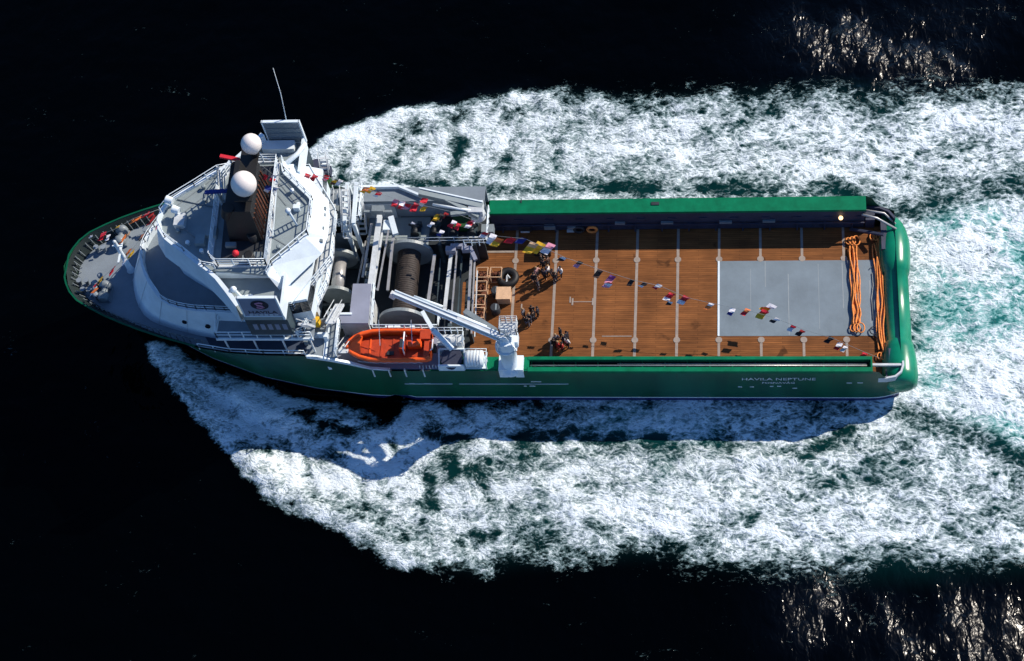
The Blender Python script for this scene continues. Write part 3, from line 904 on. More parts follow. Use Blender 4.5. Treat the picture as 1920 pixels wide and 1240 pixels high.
# lower wheelhouse wall with its window band, set back under the brow
low = [(x * .965 - .5, y * .86) for x, y in mir(brow_b)[::-1] + brow_b[1:]] + [(-19.2, 6.4), (-18.9, 1.7), (-18.9, -1.7), (-19.2, -6.4)]
mb = MB(); mb.prism(low, 8.4, 11.85); sp('wheelhouse_wall', mb, 'white')
mb = MB(); mb.prism([(x * 1.002 if i < 19 else x, y * 1.006) for i, (x, y) in enumerate(low)], 9.9, 11.5); sp('bridge_window', mb, 'glass')
rf = [(x + .3, y * .975) for x, y in F1] + [(-21.2, 8.4), (-21.0, 5.55), (-19.1, 1.65), (-19.1, -1.65), (-21.0, -5.55), (-21.2, -8.4)]
rfc = [p for p in rf]
main = [(x, max(-5.2, min(5.2, y))) for x, y in rf]
mb = MB(); mb.prism([(x, y) for x, y in ins if abs(y) < 5.3] + [(-22.0, 5.4), (-21.7, 4.5), (-19.15, 1.65), (-19.15, -1.65), (-21.7, -4.5), (-22.0, -5.4)], 13.85, 14.1); sp('roof_deck', mb, 'roof')
mb = MB()
for a, b in (((-22.2, 4.5), (-19.6, 1.3)), ((-23.0, 4.6), (-20.4, 1.4)), ((-23.2, 3.6), (-21.3, 1.3)), ((-22.4, -1.6), (-20.2, -3.0)), ((-31, 1.2), (-27.6, 4.4)), ((-30.4, .4), (-27.2, 3.6))):
    mb.bar((*a, 14.11), (*b, 14.11), .09, .05)
sp('roof_seam', mb, 'flange')
for sg in (1, -1):
    mb = MB()
    mb.prism([(-26.4, sg * 5.0), (-25.3, sg * 6.9), (-24.2, sg * 8.4), (-20.8, sg * 8.4), (-20.8, sg * 5.0)], 11.9, 12.9)
    sp('bridge_wing', mb, 'roof')
    mb = MB()
    mb.wall([(-26.6, sg * 4.9), (-25.6, sg * 4.9), (-21.4, sg * 4.9)], 13.0, 13.9, .32); mb.wall([(-20.75, sg * 8.45), (-20.75, sg * 5.0)], 12.0, 13.7, .2)
    mb.bar((-24.3, sg * 6.9, 12.9), (-24.6, sg * 6.9, 14.2), .18); mb.ball((-24.7, sg * 6.9, 14.4), .28, 10, 6); mb.bar((-24.3, sg * 6.9, 13.2), (-23.5, sg * 6.6, 12.9), .12); mb.bar((-24.3, sg * 6.9, 13.2), (-24.9, sg * 7.3, 12.9), .12)
    sp('wing_coaming', mb, 'white')
    mb = MB()
    mb.span((-23.8, sg * 8.45, 13.0), (-20.7, sg * 8.62, 15.9))
    if sg > 0:
        for z in (13.6, 14.3, 15.0): mb.span((-23.7, 8.40, z), (-20.8, 8.45, z + .08))
    sgn = sp('sign_panel', mb, 'plate' if sg > 0 else 'mauve')
    mb = MB(); z0 = 13.0
    for p, q in (((-23.85, 15.9), (-20.65, 16.02)), ((-23.85, 12.9), (-20.65, 13.0)), ((-23.92, 12.9), (-23.8, 16.02)), ((-20.7, 12.9), (-20.58, 16.02))):
        mb.span((p[0], sg * 8.42, p[1]), (q[0], sg * 8.66, q[1]))
    sp('sign_frame', mb, 'white', parent=sgn)
    if sg < 0:
        mb = MB(); mb.lathe([(0, .74), (.03, .74)], (0, -1, 0), (-22.2, -8.62, 14.85), 32)
        sp('emblem', mb, 'cnavy', parent=sgn)
        mb = MB(); mb.tube([(-21.9, -8.68, 15.15), (-22.15, -8.68, 15.3), (-22.5, -8.68, 15.15), (-22.4, -8.68, 14.9), (-22.0, -8.68, 14.75), (-21.9, -8.68, 14.55), (-22.2, -8.68, 14.42), (-22.5, -8.68, 14.55)], .07, 6)
        sp('emblem_mark', mb, 'pink', parent=sgn)
        text_mesh('HAVILA', .62, 'lettering', 'cnavy', (-22.2, -8.64, 13.45), PORT, sgn, sx=1.15)
        mb = MB()
        for i in range(6): mb.span((-23.4 + i * .42, -8.66, 13.12), (-23.12 + i * .42, -8.62, 13.3))
        sp('sign_stripe', mb, 'dirtywhite', parent=sgn)
    # box of small windows under the panel
    mb = MB(); mb.span((-24.2, sg * 7.0, 9.2), (-20.6, sg * 8.35, 11.85)); sp('wing_cabin', mb, 'darkteal')
    for i in range(5):
        mb = MB(); mb.span((-23.7 + i * .62, sg * 8.34, 10.2), (-23.35 + i * .62, sg * 8.39, 11.1)); sp('cabin_window', mb, 'mauve')
    # after balconies: rails stepping down behind the wheelhouse
    mb = MB(); mb.prism([(-21.4, sg * 6.6), (-20.5, sg * 6.9), (-17.7, sg * 2.3), (-17.7, 0), (-19.2, 0), (-19.2, sg * 2), (-21.4, sg * 5.4)], 10.7, 10.85); sp('balcony', mb, 'dirtywhite')
    mb = MB(); mb.rail([(-21.4, sg * 6.75), (-20.4, sg * 6.85), (-17.65, sg * 2.3), (-17.65, 0)], 10.85, step=.8, r=.05, bars=(1.05, .7, .35)); sp('railing', mb, 'white')
    mb = MB(); mb.rail([(-22.0, sg * 5.6), (-21.75, sg * 4.6), (-19.05, sg * 1.7), (-19.05, 0)], 14.1, step=.9, r=.045, bars=(1.1, .6)); sp('railing', mb, 'white')
    mb = MB(); mb.rail([(-31.9, sg * .6), (-31.2, sg * 1.85), (-29.4, sg * 3.2), (-27.5, sg * 4.7), (-26.5, sg * 4.9)], 14.4, h=.8, step=1.6, r=.04, bars=(.8, .45)); sp('railing', mb, 'white')
    bx = -16.9 if sg > 0 else -17.7
    # lower balcony and ladders toward the winch deck
    mb = MB(); mb.prism([(-21.0, sg * 8.0), (-20.0, sg * 7.6), (-18.5, sg * 3.0), (-18.3, 0), (-19.3, 0), (-19.5, sg * 3.0), (-21, sg * 6.3)], 7.9, 8.1); sp('balcony', mb, 'dirtywhite')
    mb = MB(); mb.rail([(-21, sg * 8.0), (-20.0, sg * 7.6), (-18.5, sg * 3.0), (-18.3, 0)], 8.1, step=.7, r=.05, bars=(1.05, .7, .35)); sp('railing', mb, 'white')
    mb = MB(); mb.prism([(-20.4, sg * 8.5), (bx, sg * 8.5), (bx, sg * 5.0), (-18.9, sg * 4.6), (-20.2, sg * 5.0), (-20.4, sg * 7.0)], 5.25, 5.42); sp('balcony', mb, 'grey')
    mb = MB(); mb.rail([(bx - .05, sg * 8.4), (bx - .05, sg * 5.0), (-18.8, sg * 4.6)], 5.42, step=.7, r=.05, bars=(1.05, .7, .35)); sp('railing', mb, 'white')
    for xx, ya, yb, za, zb in ((-18.3, 3.4, 6.6, 5.4, 8.1), (-19.9, 7.0, 8.2, 8.1, 10.8), (-17.6, 5.4, 8.0, 2.7, 5.4)):
        mb = MB()
        for dx in (0, .7): mb.bar((xx + dx, sg * ya, za), (xx + dx, sg * yb, zb), .1, .2); mb.tube([(xx + dx, sg * ya, za + .9), (xx + dx, sg * yb, zb + .9)], .045, 5)
        for i in range(9):
            t = i / 8; mb.box((xx + .35, sg * (ya + (yb - ya) * t), za + (zb - za) * t), (.62, .22, .04))
        sp('ladder', mb, 'dirtywhite')
rr = random.Random(4)
for k in range(14):
    x = -20.8 + rr.random() * 2.4; y = -7.6 + rr.random() * 3.2; z = 5.42 if k % 2 else 8.1
    if z > 6 and x > -20.0: x = -20.6
    mb = MB(); mb.span((x, y, z), (x + rr.uniform(.2, .6), y + rr.uniform(.2, .6), z + rr.uniform(.3, 1.0))); sp('deck_box', mb, rr.choice(['dirtywhite', 'flange', 'white', 'dark']))
for k in range(12):
    x = -20.6 + rr.random() * 3.2; y = 5.2 + rr.random() * 3.0
    mb = MB(); mb.span((x, y, 5.42), (x + rr.uniform(.2, .6), y + rr.uniform(.2, .6), 5.42 + rr.uniform(.3, 1.2))); sp('deck_box', mb, rr.choice(['dirtywhite', 'flange', 'white', 'dark']))
# seams and stiffeners on the house front and the roof
for k in range(5, len(B1) - 5, 3):
    mb = MB(); mb.bar((B0[k][0] * 1.001, B0[k][1] * 1.003, 5.45), (B1[k][0] * 1.001, B1[k][1] * 1.003, 9.25), .05, .03); sp('weld_seam', mb, 'dirtywhite')
for k, (x, y) in enumerate(((-30.2, -1.2), (-29.2, -2.4), (-28.3, 1.8), (-27.9, -3.2), (-28.6, 3.1), (-20.9, 2.6), (-21.4, -2.9), (-20.2, 1.2))):
    mb = MB(); mb.lathe([(0, .13), (.3, .13), (.32, .2), (.42, .18), (.44, .1)], (0, 0, 1), (x, y, 14.1), 12); sp('roof_vent', mb, 'white' if k % 2 else 'roof')
for a, b in (((-30.5, -.3), (-27.3, -2.9)), ((-30.8, 2.0), (-27.5, 1.2)), ((-22.0, -4.0), (-19.3, -1.4)), ((-22.2, 3.9), (-22.2, -3.9))):
    mb = MB(); mb.tube([(*a, 14.16), (*b, 14.16)], .05, 6); sp('conduit', mb, 'flange')
# details on the after apron
mb = MB()
for y, x in ((-3.9, -20.2), (-1, -18.35), (1.5, -18.25), (3.9, -20.0)):
    mb.box((x, y, 13.2), (.3, .3, .25))
for y in (-1.6, -.4, .9): mb.box((-18.2, y, 13.15), (.25, .25, .3))
sp('apron_fitting', mb, 'flange')

# ---- monkey island: dark mast, louvred casing, domes, radar scanners
mb = MB()
mb.prism([(-26.2, -4.2), (-22.6, -4.2), (-22.4, 5.2), (-25.6, 5.2), (-26.6, 3.4)], 14.08, 14.25)
sp('mast_platform', mb, 'dark')  # exhaust-blackened floor, its dark area widened to paint the casing's shadow
mb = MB()
mb.prism([(-25.7, -2.3), (-22.9, -2.3), (-22.9, 3.6), (-25.7, 3.6)], 13.75, 18.0, top=[(-25.3, -1.7), (-23.1, -1.7), (-23.1, 3.2), (-25.3, 3.2)])
cas = sp('funnel_casing', mb, 'black')
mb = MB()
for i in range(11):
    y = -2.0 + i * .5; mb.bar((-22.86, y, 13.9), (-23.0, y * .9 + .1, 17.1), .14, .08)
sp('louvre', mb, 'rust', parent=cas)
mb = MB()
for y in (-1.9, .1): mb.lathe([(0, .42), (1.5, .42), (1.52, .3)], (0, 0, 1), (-23.6, y - 2.2, 13.7), 16)
mb.lathe([(0, .5), (1.3, .5)], (.3, 0, 1), (-25.3, -1.4, 17.0), 14); mb.lathe([(0, .4), (1.0, .4)], (.3, 0, 1), (-25.2, 2.6, 17.0), 14)
sp('exhaust_pipe', mb, 'black')
mast = sp('mast', MB().prism([(-24.6, -.5), (-23.6, -.5), (-23.6, 2.2), (-24.6, 2.2)], 17.2, 20.6, top=[(-24.1, .2), (-23.7, .2), (-23.7, 1.6), (-24.1, 1.6)]).span((-24.3, -1.2, 18.7), (-22.8, 4.2, 18.85)).bar((-23.4, 0, 17.2), (-23.2, -.5, 19), .3).bar((-23.4, 2.8, 17.2), (-23.2, 3.3, 19), .3), 'black')
dl = A(457, 345, 20.0); du = A(471, 270, 20.4)
for c, r in ((dl, 1.04), (du, .84)):
    mb = MB(); mb.ball(c, r, 32, 20, sz=1.08); mb.lathe([(-.2 - r, r * .45), (-r * .85, r * .6)], (0, 0, 1), c, 20)
    sp('satellite_dome', mb, 'dome')
for c, r in ((dl, 1.04), (du, .84)):
    mb = MB(); mb.lathe([(0, .35), (c.z - r - 18.8, .3)], (0, 0, 1), (c.x, c.y, 18.8), 12); sp('dome_pedestal', mb, 'black')
def radar(px0, py0, px1, py1, z, mat):
    a = A(px0, py0, z); b = A(px1, py1, z); mb = MB(); mb.bar(a, b, .30, .22); s = sp('radar_scanner', mb, mat)
    c = (a + b) / 2; mb = MB(); mb.lathe([(0, .14), (c.z - .15 - 14.2, .11)], (0, 0, 1), (c.x, c.y, 14.2), 8); sp('radar_mount', mb, 'dirtywhite', parent=s)
radar(413, 293, 449, 300, 18.6, 'red'); radar(384, 361, 428, 358, 16.2, 'blue')
mb = MB()
for k in range(4):
    mb.bar((-27.4 + k * .28, 3.0 - k * .5, 14.0), (-26.4 + k * .25, 2.6 - k * .3, 18.2), .10)
for k in range(7): mb.bar((-27.2 + k * .12, 3.0, 14.5 + k * .55), (-26.4 + k * .06, 1.5, 14.5 + k * .55), .07)
sp('lattice_mast', mb, 'dirtywhite')
mb = MB()
pl = [(-22.2, -4.6), (-26.3, -4.6), (-27.0, -4.0), (-27.2, 3.5), (-26.3, 5.2), (-25.0, 5.6), (-22.4, 5.6)]
mb.rail(pl, 14.3, h=1.1, bars=(1.1, .75, .4), r=.045, step=1.2, closed=True); sp('railing', mb, 'white')
mb = MB(); mb.wall(pl, 13.9, 14.3, .22, closed=True); sp('platform_edge', mb, 'dirtywhite')
mb = MB()
for i in range(9): mb.tube([(-22.0 + .07 * i, -3.8 + .1 * i, 13.7), (-22.1 + .07 * i, 2.8 + .3 * i, 13.9)], .05, 5)
for i in range(4): mb.tube([(-26.8 + .1 * i, -4 + i * .2, 13.9), (-26.9 + .1 * i, 3.4, 14)], .045, 5)
sp('cable_run', mb, 'flange')
mb = MB(); mb.ball((-24.9, -3.6, 14.6), .3, 10, 6); sp('red_beacon', mb, 'red')
mb = MB(); mb.span((-25.9, -2.9, 14.24), (-25.0, -2.5, 14.6)); mb.span((-24.4, 2.2, 14.24), (-23.6, 2.7, 14.5)); mb.span((-23.4, -4.0, 14.24), (-22.7, -3.4, 14.5)); mb.span((-24.4, -4.1, 14.24), (-23.9, -3.6, 14.3)); sp('equipment_box', mb, 'flange')
mb = MB()
mb.span((-20.4, .15, 14.05), (-20.0, .6, 13.9)); mb.bar((-20.1, -.6, 13.56), (-20.4, -.7, 16.4), .14); mb.bar((-20.35, -.1, 13.56), (-20.55, -.2, 15.6), .12)
for k in range(8): mb.bar((-20.15 - k * .02, -.65, 13.8 + k * .3), (-20.4 - k * .02, -.15, 13.8 + k * .3), .05)
mb.ball((-20.4, -.7, 16.5), .25, 10, 6); mb.box((-20.3, .9, 14.3), (.5, .4, .7))
mb.bar((-22.1, -4.1, 13.56), (-22.1, 2.5, 14.9), .08)
sp('roof_fitting', mb, 'white')
mb = MB()
mb.tube([(-22.9, 5.7, 13.2), (-22.0, 5.5, 13.9), (-20.9, 6.6, 14.0), (-20.5, 7.8, 13.7)], .22, 8)
mb.prism([(-24.3, 7.4), (-21.5, 7.4), (-21.5, 8.3), (-24.3, 8.3)], 12.9, 13.5)
sp('pipe_run', mb, 'white')
for px, py in ((322, 384), (334, 402)):
    q = A(px, py, 14.3); mb = MB(); mb.lathe([(0, .12), (.7, .1)], (0, 0, 1), (q.x, q.y, 14.1), 8); mb.lathe([(-.3, .3), (.3, .36)], (-1, .3, .1), (q.x, q.y, 15.0), 14); sp('searchlight', mb, 'white')
mb = MB(); q = A(340, 418, 14.1); mb.box((q.x, q.y, 14.4), (.9, 1.2, .7)); sp('roof_locker', mb, 'dirtywhite')
for px, py in ((400, 440), (378, 455)):
    q = A(px, py, 14.1); mb = MB(); mb.box((q.x, q.y, 14.4), (.8, .9, .6)); sp('roof_vent', mb, 'roof')
wb = A(537, 226, 15.9); wt = A(512, 128, 20.5)
mb = MB(); mb.tube([wb, wb.lerp(wt, .5) + Vector((.15, -.1, .3)), wt], [.045, .03, .018], 6); sp('whip_antenna', mb, 'white')
mb = MB(); mb.span((-24.2, -1.2, 8.4), (-23.7, -.7, 9)); sp('front_vent', mb, 'white')
# dark fittings by the starboard wing
mb = MB(); mb.lathe([(0, .55), (.9, .55)], (0, 0, 1), (-20.4, 9.4 - 1.2, 9.0), 14); mb.box((-19.6, 7.7, 9.4), (1.1, .8, .7)); sp('wing_gear', mb, 'navy')
mb = MB(); mb.box((-19.6, 7.0, 8.8), (1.0, .7, .8)); sp('green_locker', mb, 'dgreen')

# foredeck gear
fm = thing('foremast', 'white foremast with a yardarm on the sunny foredeck', 'mast', (-37.2, 0.2, 5.4))
mb = MB(); mb.lathe([(0, .38), (.4, .26), (4.8, .16)], (0, 0, 1), (-37.2, .2, 5.4), 12); obj('mast_post', mb, 'white', fm)
mb = MB(); mb.bar((-37.2, -.9, 8.6), (-37.2, 1.3, 8.6), .14); mb.bar((-37.6, .2, 9.6), (-36.7, .2, 9.6), .12); obj('yardarm', mb, 'white', fm)
mb = MB(); mb.ball((-37.2, .2, 10.3), .18, 8, 6); obj('mast_light', mb, 'dirtywhite', fm)
for k, (x, y, lab) in enumerate(((-39.0, -2.3, 'grey anchor windlass in the shade on the port side of the foredeck'), (-38.4, 3.4, 'grey anchor windlass behind the starboard bow bulwark'))):
    wl = thing('windlass', lab, 'windlass', (x, y, 5.4), 'anchor windlasses on the foredeck')
    mb = MB(); mb.span((x - .5, y - .8, 5.4), (x + .5, y + .8, 5.7)); obj('base', mb, 'grey', wl)
    mb = MB(); mb.lathe([(-.9, .35), (-.75, .5), (-.3, .5), (-.28, .3), (.28, .3), (.3, .55), (.7, .55), (.9, .35)], (0, 1, 0), (x, y, 6.1), 18); obj('drum', mb, 'flange', wl)
for k, (x, y, lab) in enumerate(((-41.2, -1.2, 'twin bollard at the bow tip nearest the stem'), (-40.7, -2.1, 'twin bollard just aft of the bow tip on the port side'), (-40.2, 2.2, 'twin bollard near the starboard bow rail'), (-36.0, 4.0, 'twin bollard on the foredeck by the starboard deckhouse corner'))):
    bl = thing('bollard', lab, 'bollard', (x, y, 5.4), 'bollards on the foredeck')
    mb = MB(); mb.span((x - .55, y - .22, 5.4), (x + .55, y + .22, 5.48)); obj('base', mb, 'grey', bl)
    for dx in (-.33, .33):
        mb = MB(); mb.lathe([(0, .17), (.6, .17), (.62, .24), (.7, .24)], (0, 0, 1), (x + dx, y, 5.48), 12); obj('post', mb, 'grey', bl)
for k, y in enumerate((-1.6, -2.2, -2.8, -.9)):
    x = -39.9 + k * .12
    mb = MB(); mb.lathe([(0, .16), (.85, .16), (.9, .26), (1.1, .26), (1.15, .1)], (0, 0, 1), (x, y, 5.4), 10)
    tag(obj('deck_vent', mb, 'grey'), ['small grey mushroom vent on the foredeck, second of the row from starboard', 'small grey mushroom vent on the foredeck, third of the row from starboard', 'small grey mushroom vent on the foredeck, nearest the port bulwark', 'small grey mushroom vent on the foredeck, nearest the ship centreline'][k], 'vent', 'vents on the foredeck')

# ---- midships: side decks, winch frames
mb = MB()
mb.prism([(-17.2, 7.1), (-17.2, 8.55), (-6, 8.55), (-6, 7.1)], 5.2, 5.42); mb.span((-17.2, 7.1, 2.8), (-6, 7.28, 5.2)); mb.span((-14, 8.45, 3.0), (-6, 8.6, 5.2))
sp('side_deck', mb, 'grey')
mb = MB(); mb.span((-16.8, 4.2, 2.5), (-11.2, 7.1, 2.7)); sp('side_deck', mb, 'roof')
mb = MB(); mb.span((-11.18, 4.2, 2.5), (-6.1, 7.1, 2.69)); mb.span((-16.8, 4.22, 0), (-6.1, 4.4, 2.5)); sp('side_deck', mb, 'pit')  # after part of this deck coloured dark to stand in for the shadow
mb = MB(); mb.rail([(-16.6, 4.3), (-6.2, 4.3)], 2.7, step=1.3); sp('railing', mb, 'dirtywhite')
mb = MB(); mb.bar((-17.3, 8.5, 5.6), (-13.8, 8.5, 5.6), .25, .4); mb.bar((-13.8, 8.5, 5.6), (-11.5, 7.4, 5.6), .2, .4); sp('side_coaming', mb, 'white')
# white portal frame by the winch
for xa in (-18.1, -17.3):
    mb = MB(); mb.bar((xa, 4.2, .0), (xa, 4.2, 6.4), .32); mb.bar((xa, 8.0, 5.4), (xa, 8.0, 7.0), .32); mb.bar((xa, 4.2, 6.4), (xa, 8.0, 7.0), .32, .4); sp('portal_frame', mb, 'white')
mb = MB()
for i in range(6): mb.bar((-20.2 + i * .35, 7.8, 6.2), (-20.1 + i * .35, 4.6, 5.5), .09)
sp('pipe_rack', mb, 'dirtywhite')
# port mid deck with lavender roof
mb = MB(); mb.prism([(-17.0, -1.3), (-15.4, -1.3), (-15.3, -4.8), (-15.3, -5.2), (-17.9, -5.2), (-17.9, -4.3), (-17.0, -4.3)], 5.2, 5.4); sp('winch_house_roof', mb, 'mauve')
mb = MB(); mb.prism([(-16.9, -1.5), (-15.5, -1.5), (-15.4, -5.0), (-17.8, -5.0), (-17.8, -4.4), (-16.9, -4.4)], 0, 5.2); sp('winch_house', mb, 'dirtywhite')
mb = MB(); mb.rail([(-15.2, -1.2), (-15.1, -5.3), (-9.3, -5.3), (-9.3, -4.2)], 4.2, step=1.4, r=.06); sp('railing', mb, 'white')
mb = MB(); mb.prism([(-18.9, -5.3), (-9.2, -5.3), (-9.2, -8.4), (-15.0, -8.3), (-17.5, -7.9), (-18.9, -7.6)], 2.75, 2.95); sp('side_deck', mb, 'mauve')
mb = MB(); mb.span((-18.9, -5.5, 0), (-9.2, -5.35, 2.75)); sp('side_bulkhead', mb, 'navy')
mb = MB(); mb.wall([(-20.3, -8.5), (-18.4, -8.55), (-16.8, -8.5), (-15.2, -8.45), (-13.5, -8.45)], [5.4, 4.9, 4.1, 3.1, 2.95], [5.8, 5.35, 4.5, 3.35, 3.1], .22); sp('sheer_coaming', mb, 'white')
mb = MB(); mb.span((-18.9, -8.4, 2.9), (-18.6, -4.2, 5.5)); mb.span((-18.7, -4.4, 2.9), (-16.8, -4.2, 5.5)); sp('screen_wall', mb, 'white')
mb = MB()
mb.tube([(-13.4, -3.0, 0), (-13.4, -3.0, 2.0)], .7, 14); mb.ball((-12.9, -3.9, 1.6), .75, 16, 8); mb.box((-12.0, -3.2, 1.2), (1.6, .5, .5)); mb.box((-12.7, -2.6, 1.5), (.6, .9, 1.0), .4)
sp('hydraulic_motor', mb, 'flange')
# inner edge steel beams by the cargo deck
mb = MB(); mb.span((-7.4, 4.4, 0), (-6.9, 7.2, 2.7)); mb.span((-6.9, 4.9, 1.8), (-6.2, 5.3, 2.6)); mb.span((-9.0, 4.2, 2.7), (-6.3, 4.35, 3.05)); sp('break_bulkhead', mb, 'dark')

# ---- winches
def winch(name, label, x, z, r, br, y0, y1, extra=None, bm='wire'):
    t = thing(name, label, 'winch', (x, (y0 + y1) / 2, 0))
    mb = MB(); mb.lathe([(y0, br * .9), (y0 + .01, br), (y1 - .01, br), (y1, br * .9)], (0, 1, 0), (x, 0, z), 28)
    if bm == 'wire':
        k = int((y1 - y0) / .22)
        for i in range(k): mb.lathe([(y0 + i * .22 + .02, br + .01), (y0 + i * .22 + .11, br + .07), (y0 + i * .22 + .2, br + .01)], (0, 1, 0), (x, 0, z), 24, caps=False)
    obj('drum', mb, bm, t)
    for yy in ([y0, y1] + (extra or [])):
        mb = MB(); mb.lathe([(-.17, r - .25), (-.15, r), (.15, r), (.17, r - .25)], (0, 1, 0), (x, yy, z), 48, smooth=False); obj('flange', mb, 'flange', t)
    mb = MB(); mb.span((x - r, y0 - .4, 0), (x + r, y0 - .2, z * .5)); mb.span((x - r, y1 + .2, 0), (x + r, y1 + .4, z * .5)); obj('frame', mb, 'darkteal', t)
    return t
winch('anchor_winch', 'big anchor handling winch with brown wire on its drum amidships', -12.9, 2.35, 2.1, .98, -3.3, 3.6)
winch('storage_winch', 'smaller bare grey winch drum beside the aft face of the bridge', -19.3 + .2, 2.3, 1.5, .6, -.7, 3.1, [4.7], 'steel')
for k, (px0, py0, px1, py1, z, wd, mt, nm) in enumerate((
        (712, 405, 693, 548, 5.0, .62, 'dirtywhite', 'gantry_beam'), (697, 420, 680, 520, 4.2, .3, 'steel', 'gantry_beam'), (686, 452, 664, 566, 2.6, .2, 'steel', 'guard_bar'),
        (729, 430, 708, 545, 4.8, .2, 'white', 'guard_bar'), (738, 438, 727, 545, 4.4, .32, 'white', 'guard_bar'), (719, 420, 700, 545, 4.6, .24, 'dirtywhite', 'guard_bar'), (815, 478, 801, 580, 3.0, .36, 'white', 'guard_bar'),
        (826, 485, 818, 590, 2.0, .16, 'darkteal', 'guard_bar'), (846, 478, 832, 598, 2.6, .44, 'dirtywhite', 'guard_bar'), (857, 470, 845, 612, 3.0, .2, 'white', 'guard_bar'), (866, 480, 858, 600, 1.6, .2, 'darkteal', 'guard_bar'), (871, 530, 866, 610, 1.4, .35, 'wood', 'guard_bar'),
        (884, 478, 876, 620, 3.0, .3, 'white', 'guard_bar'), (890, 490, 884, 626, 2.8, .2, 'white', 'guard_bar'), (895, 508, 890, 632, 2.4, .14, 'dirtywhite', 'guard_bar'))):
    wd *= .72; mb = MB(); mb.bar(A(px0, py0, z), A(px1, py1, z), wd, wd * .8); g = sp(nm, mb, 'steel' if mt == 'white' else mt)
mb = MB()
for y in (-4.2, 4.0):
    for x in (-15.8, -14.9, -10.1, -8.6, -7.0): mb.bar((x, y, 0), (x, y, 3.2), .3)
sp('winch_post', mb, 'darkteal')
mb = MB(); mb.bar(A(682, 397, 6.2), A(735, 397, 6.2), .22); mb.box(A(709, 394, 6.2), (1.05, .6, .6)); sp('gantry_head', mb, 'flange')
mb = MB(); mb.bar(A(733, 407, 5), A(742, 440, 4.6), .5, .5); mb.box(A(727, 425, 4.6), (.7, 1.0, .6)); sp('gantry_foot', mb, 'white')
for px, py in ((690, 545), (693, 520), (690, 505), (692, 535)):
    mb = MB(); mb.box(A(px, py - 5, 3.4), (.7, .45, .5)); sp('valve_block', mb, 'flange')
mb = MB(); mb.box(A(846, 470, 3), (.9, .5, .8)); mb.box(A(876, 468, 3.2), (.9, .4, .6)); mb.box(A(860, 462, 3.2), (1.4, .3, .5)); mb.bar(A(884, 470, 3.2), A(892, 488, 3.0), .35); sp('guide_head', mb, 'mauve')
# tugger gear along the starboard inner side
for k in range(4):
    x = -12.4 + k * 1.7
    lab = ['small dark tugger winch by the starboard rail, nearest the big winch drum', 'small dark tugger winch on the starboard side, second from the big winch drum', 'small dark tugger winch on the starboard side, third from the big winch drum', 'small dark tugger winch on the starboard side, nearest the wooden deck'][k]
    t = thing('tugger_winch', lab, 'winch', (x, 5.4, 2.7), 'tugger winches on the starboard side deck')
    mb = MB(); mb.lathe([(-.4, .4), (-.36, .2), (.36, .2), (.4, .4), (.46, .4)], (0, 1, 0), (x, 5.4, 3.15), 16); obj('drum', mb, 'dark', t)
    mb = MB(); mb.span((x - .45, 4.85, 2.7), (x + .45, 5.95, 2.95)); mb.box((x + .35, 6.1, 3.1), (.35, .3, .6)); obj('base', mb, 'darkteal', t)

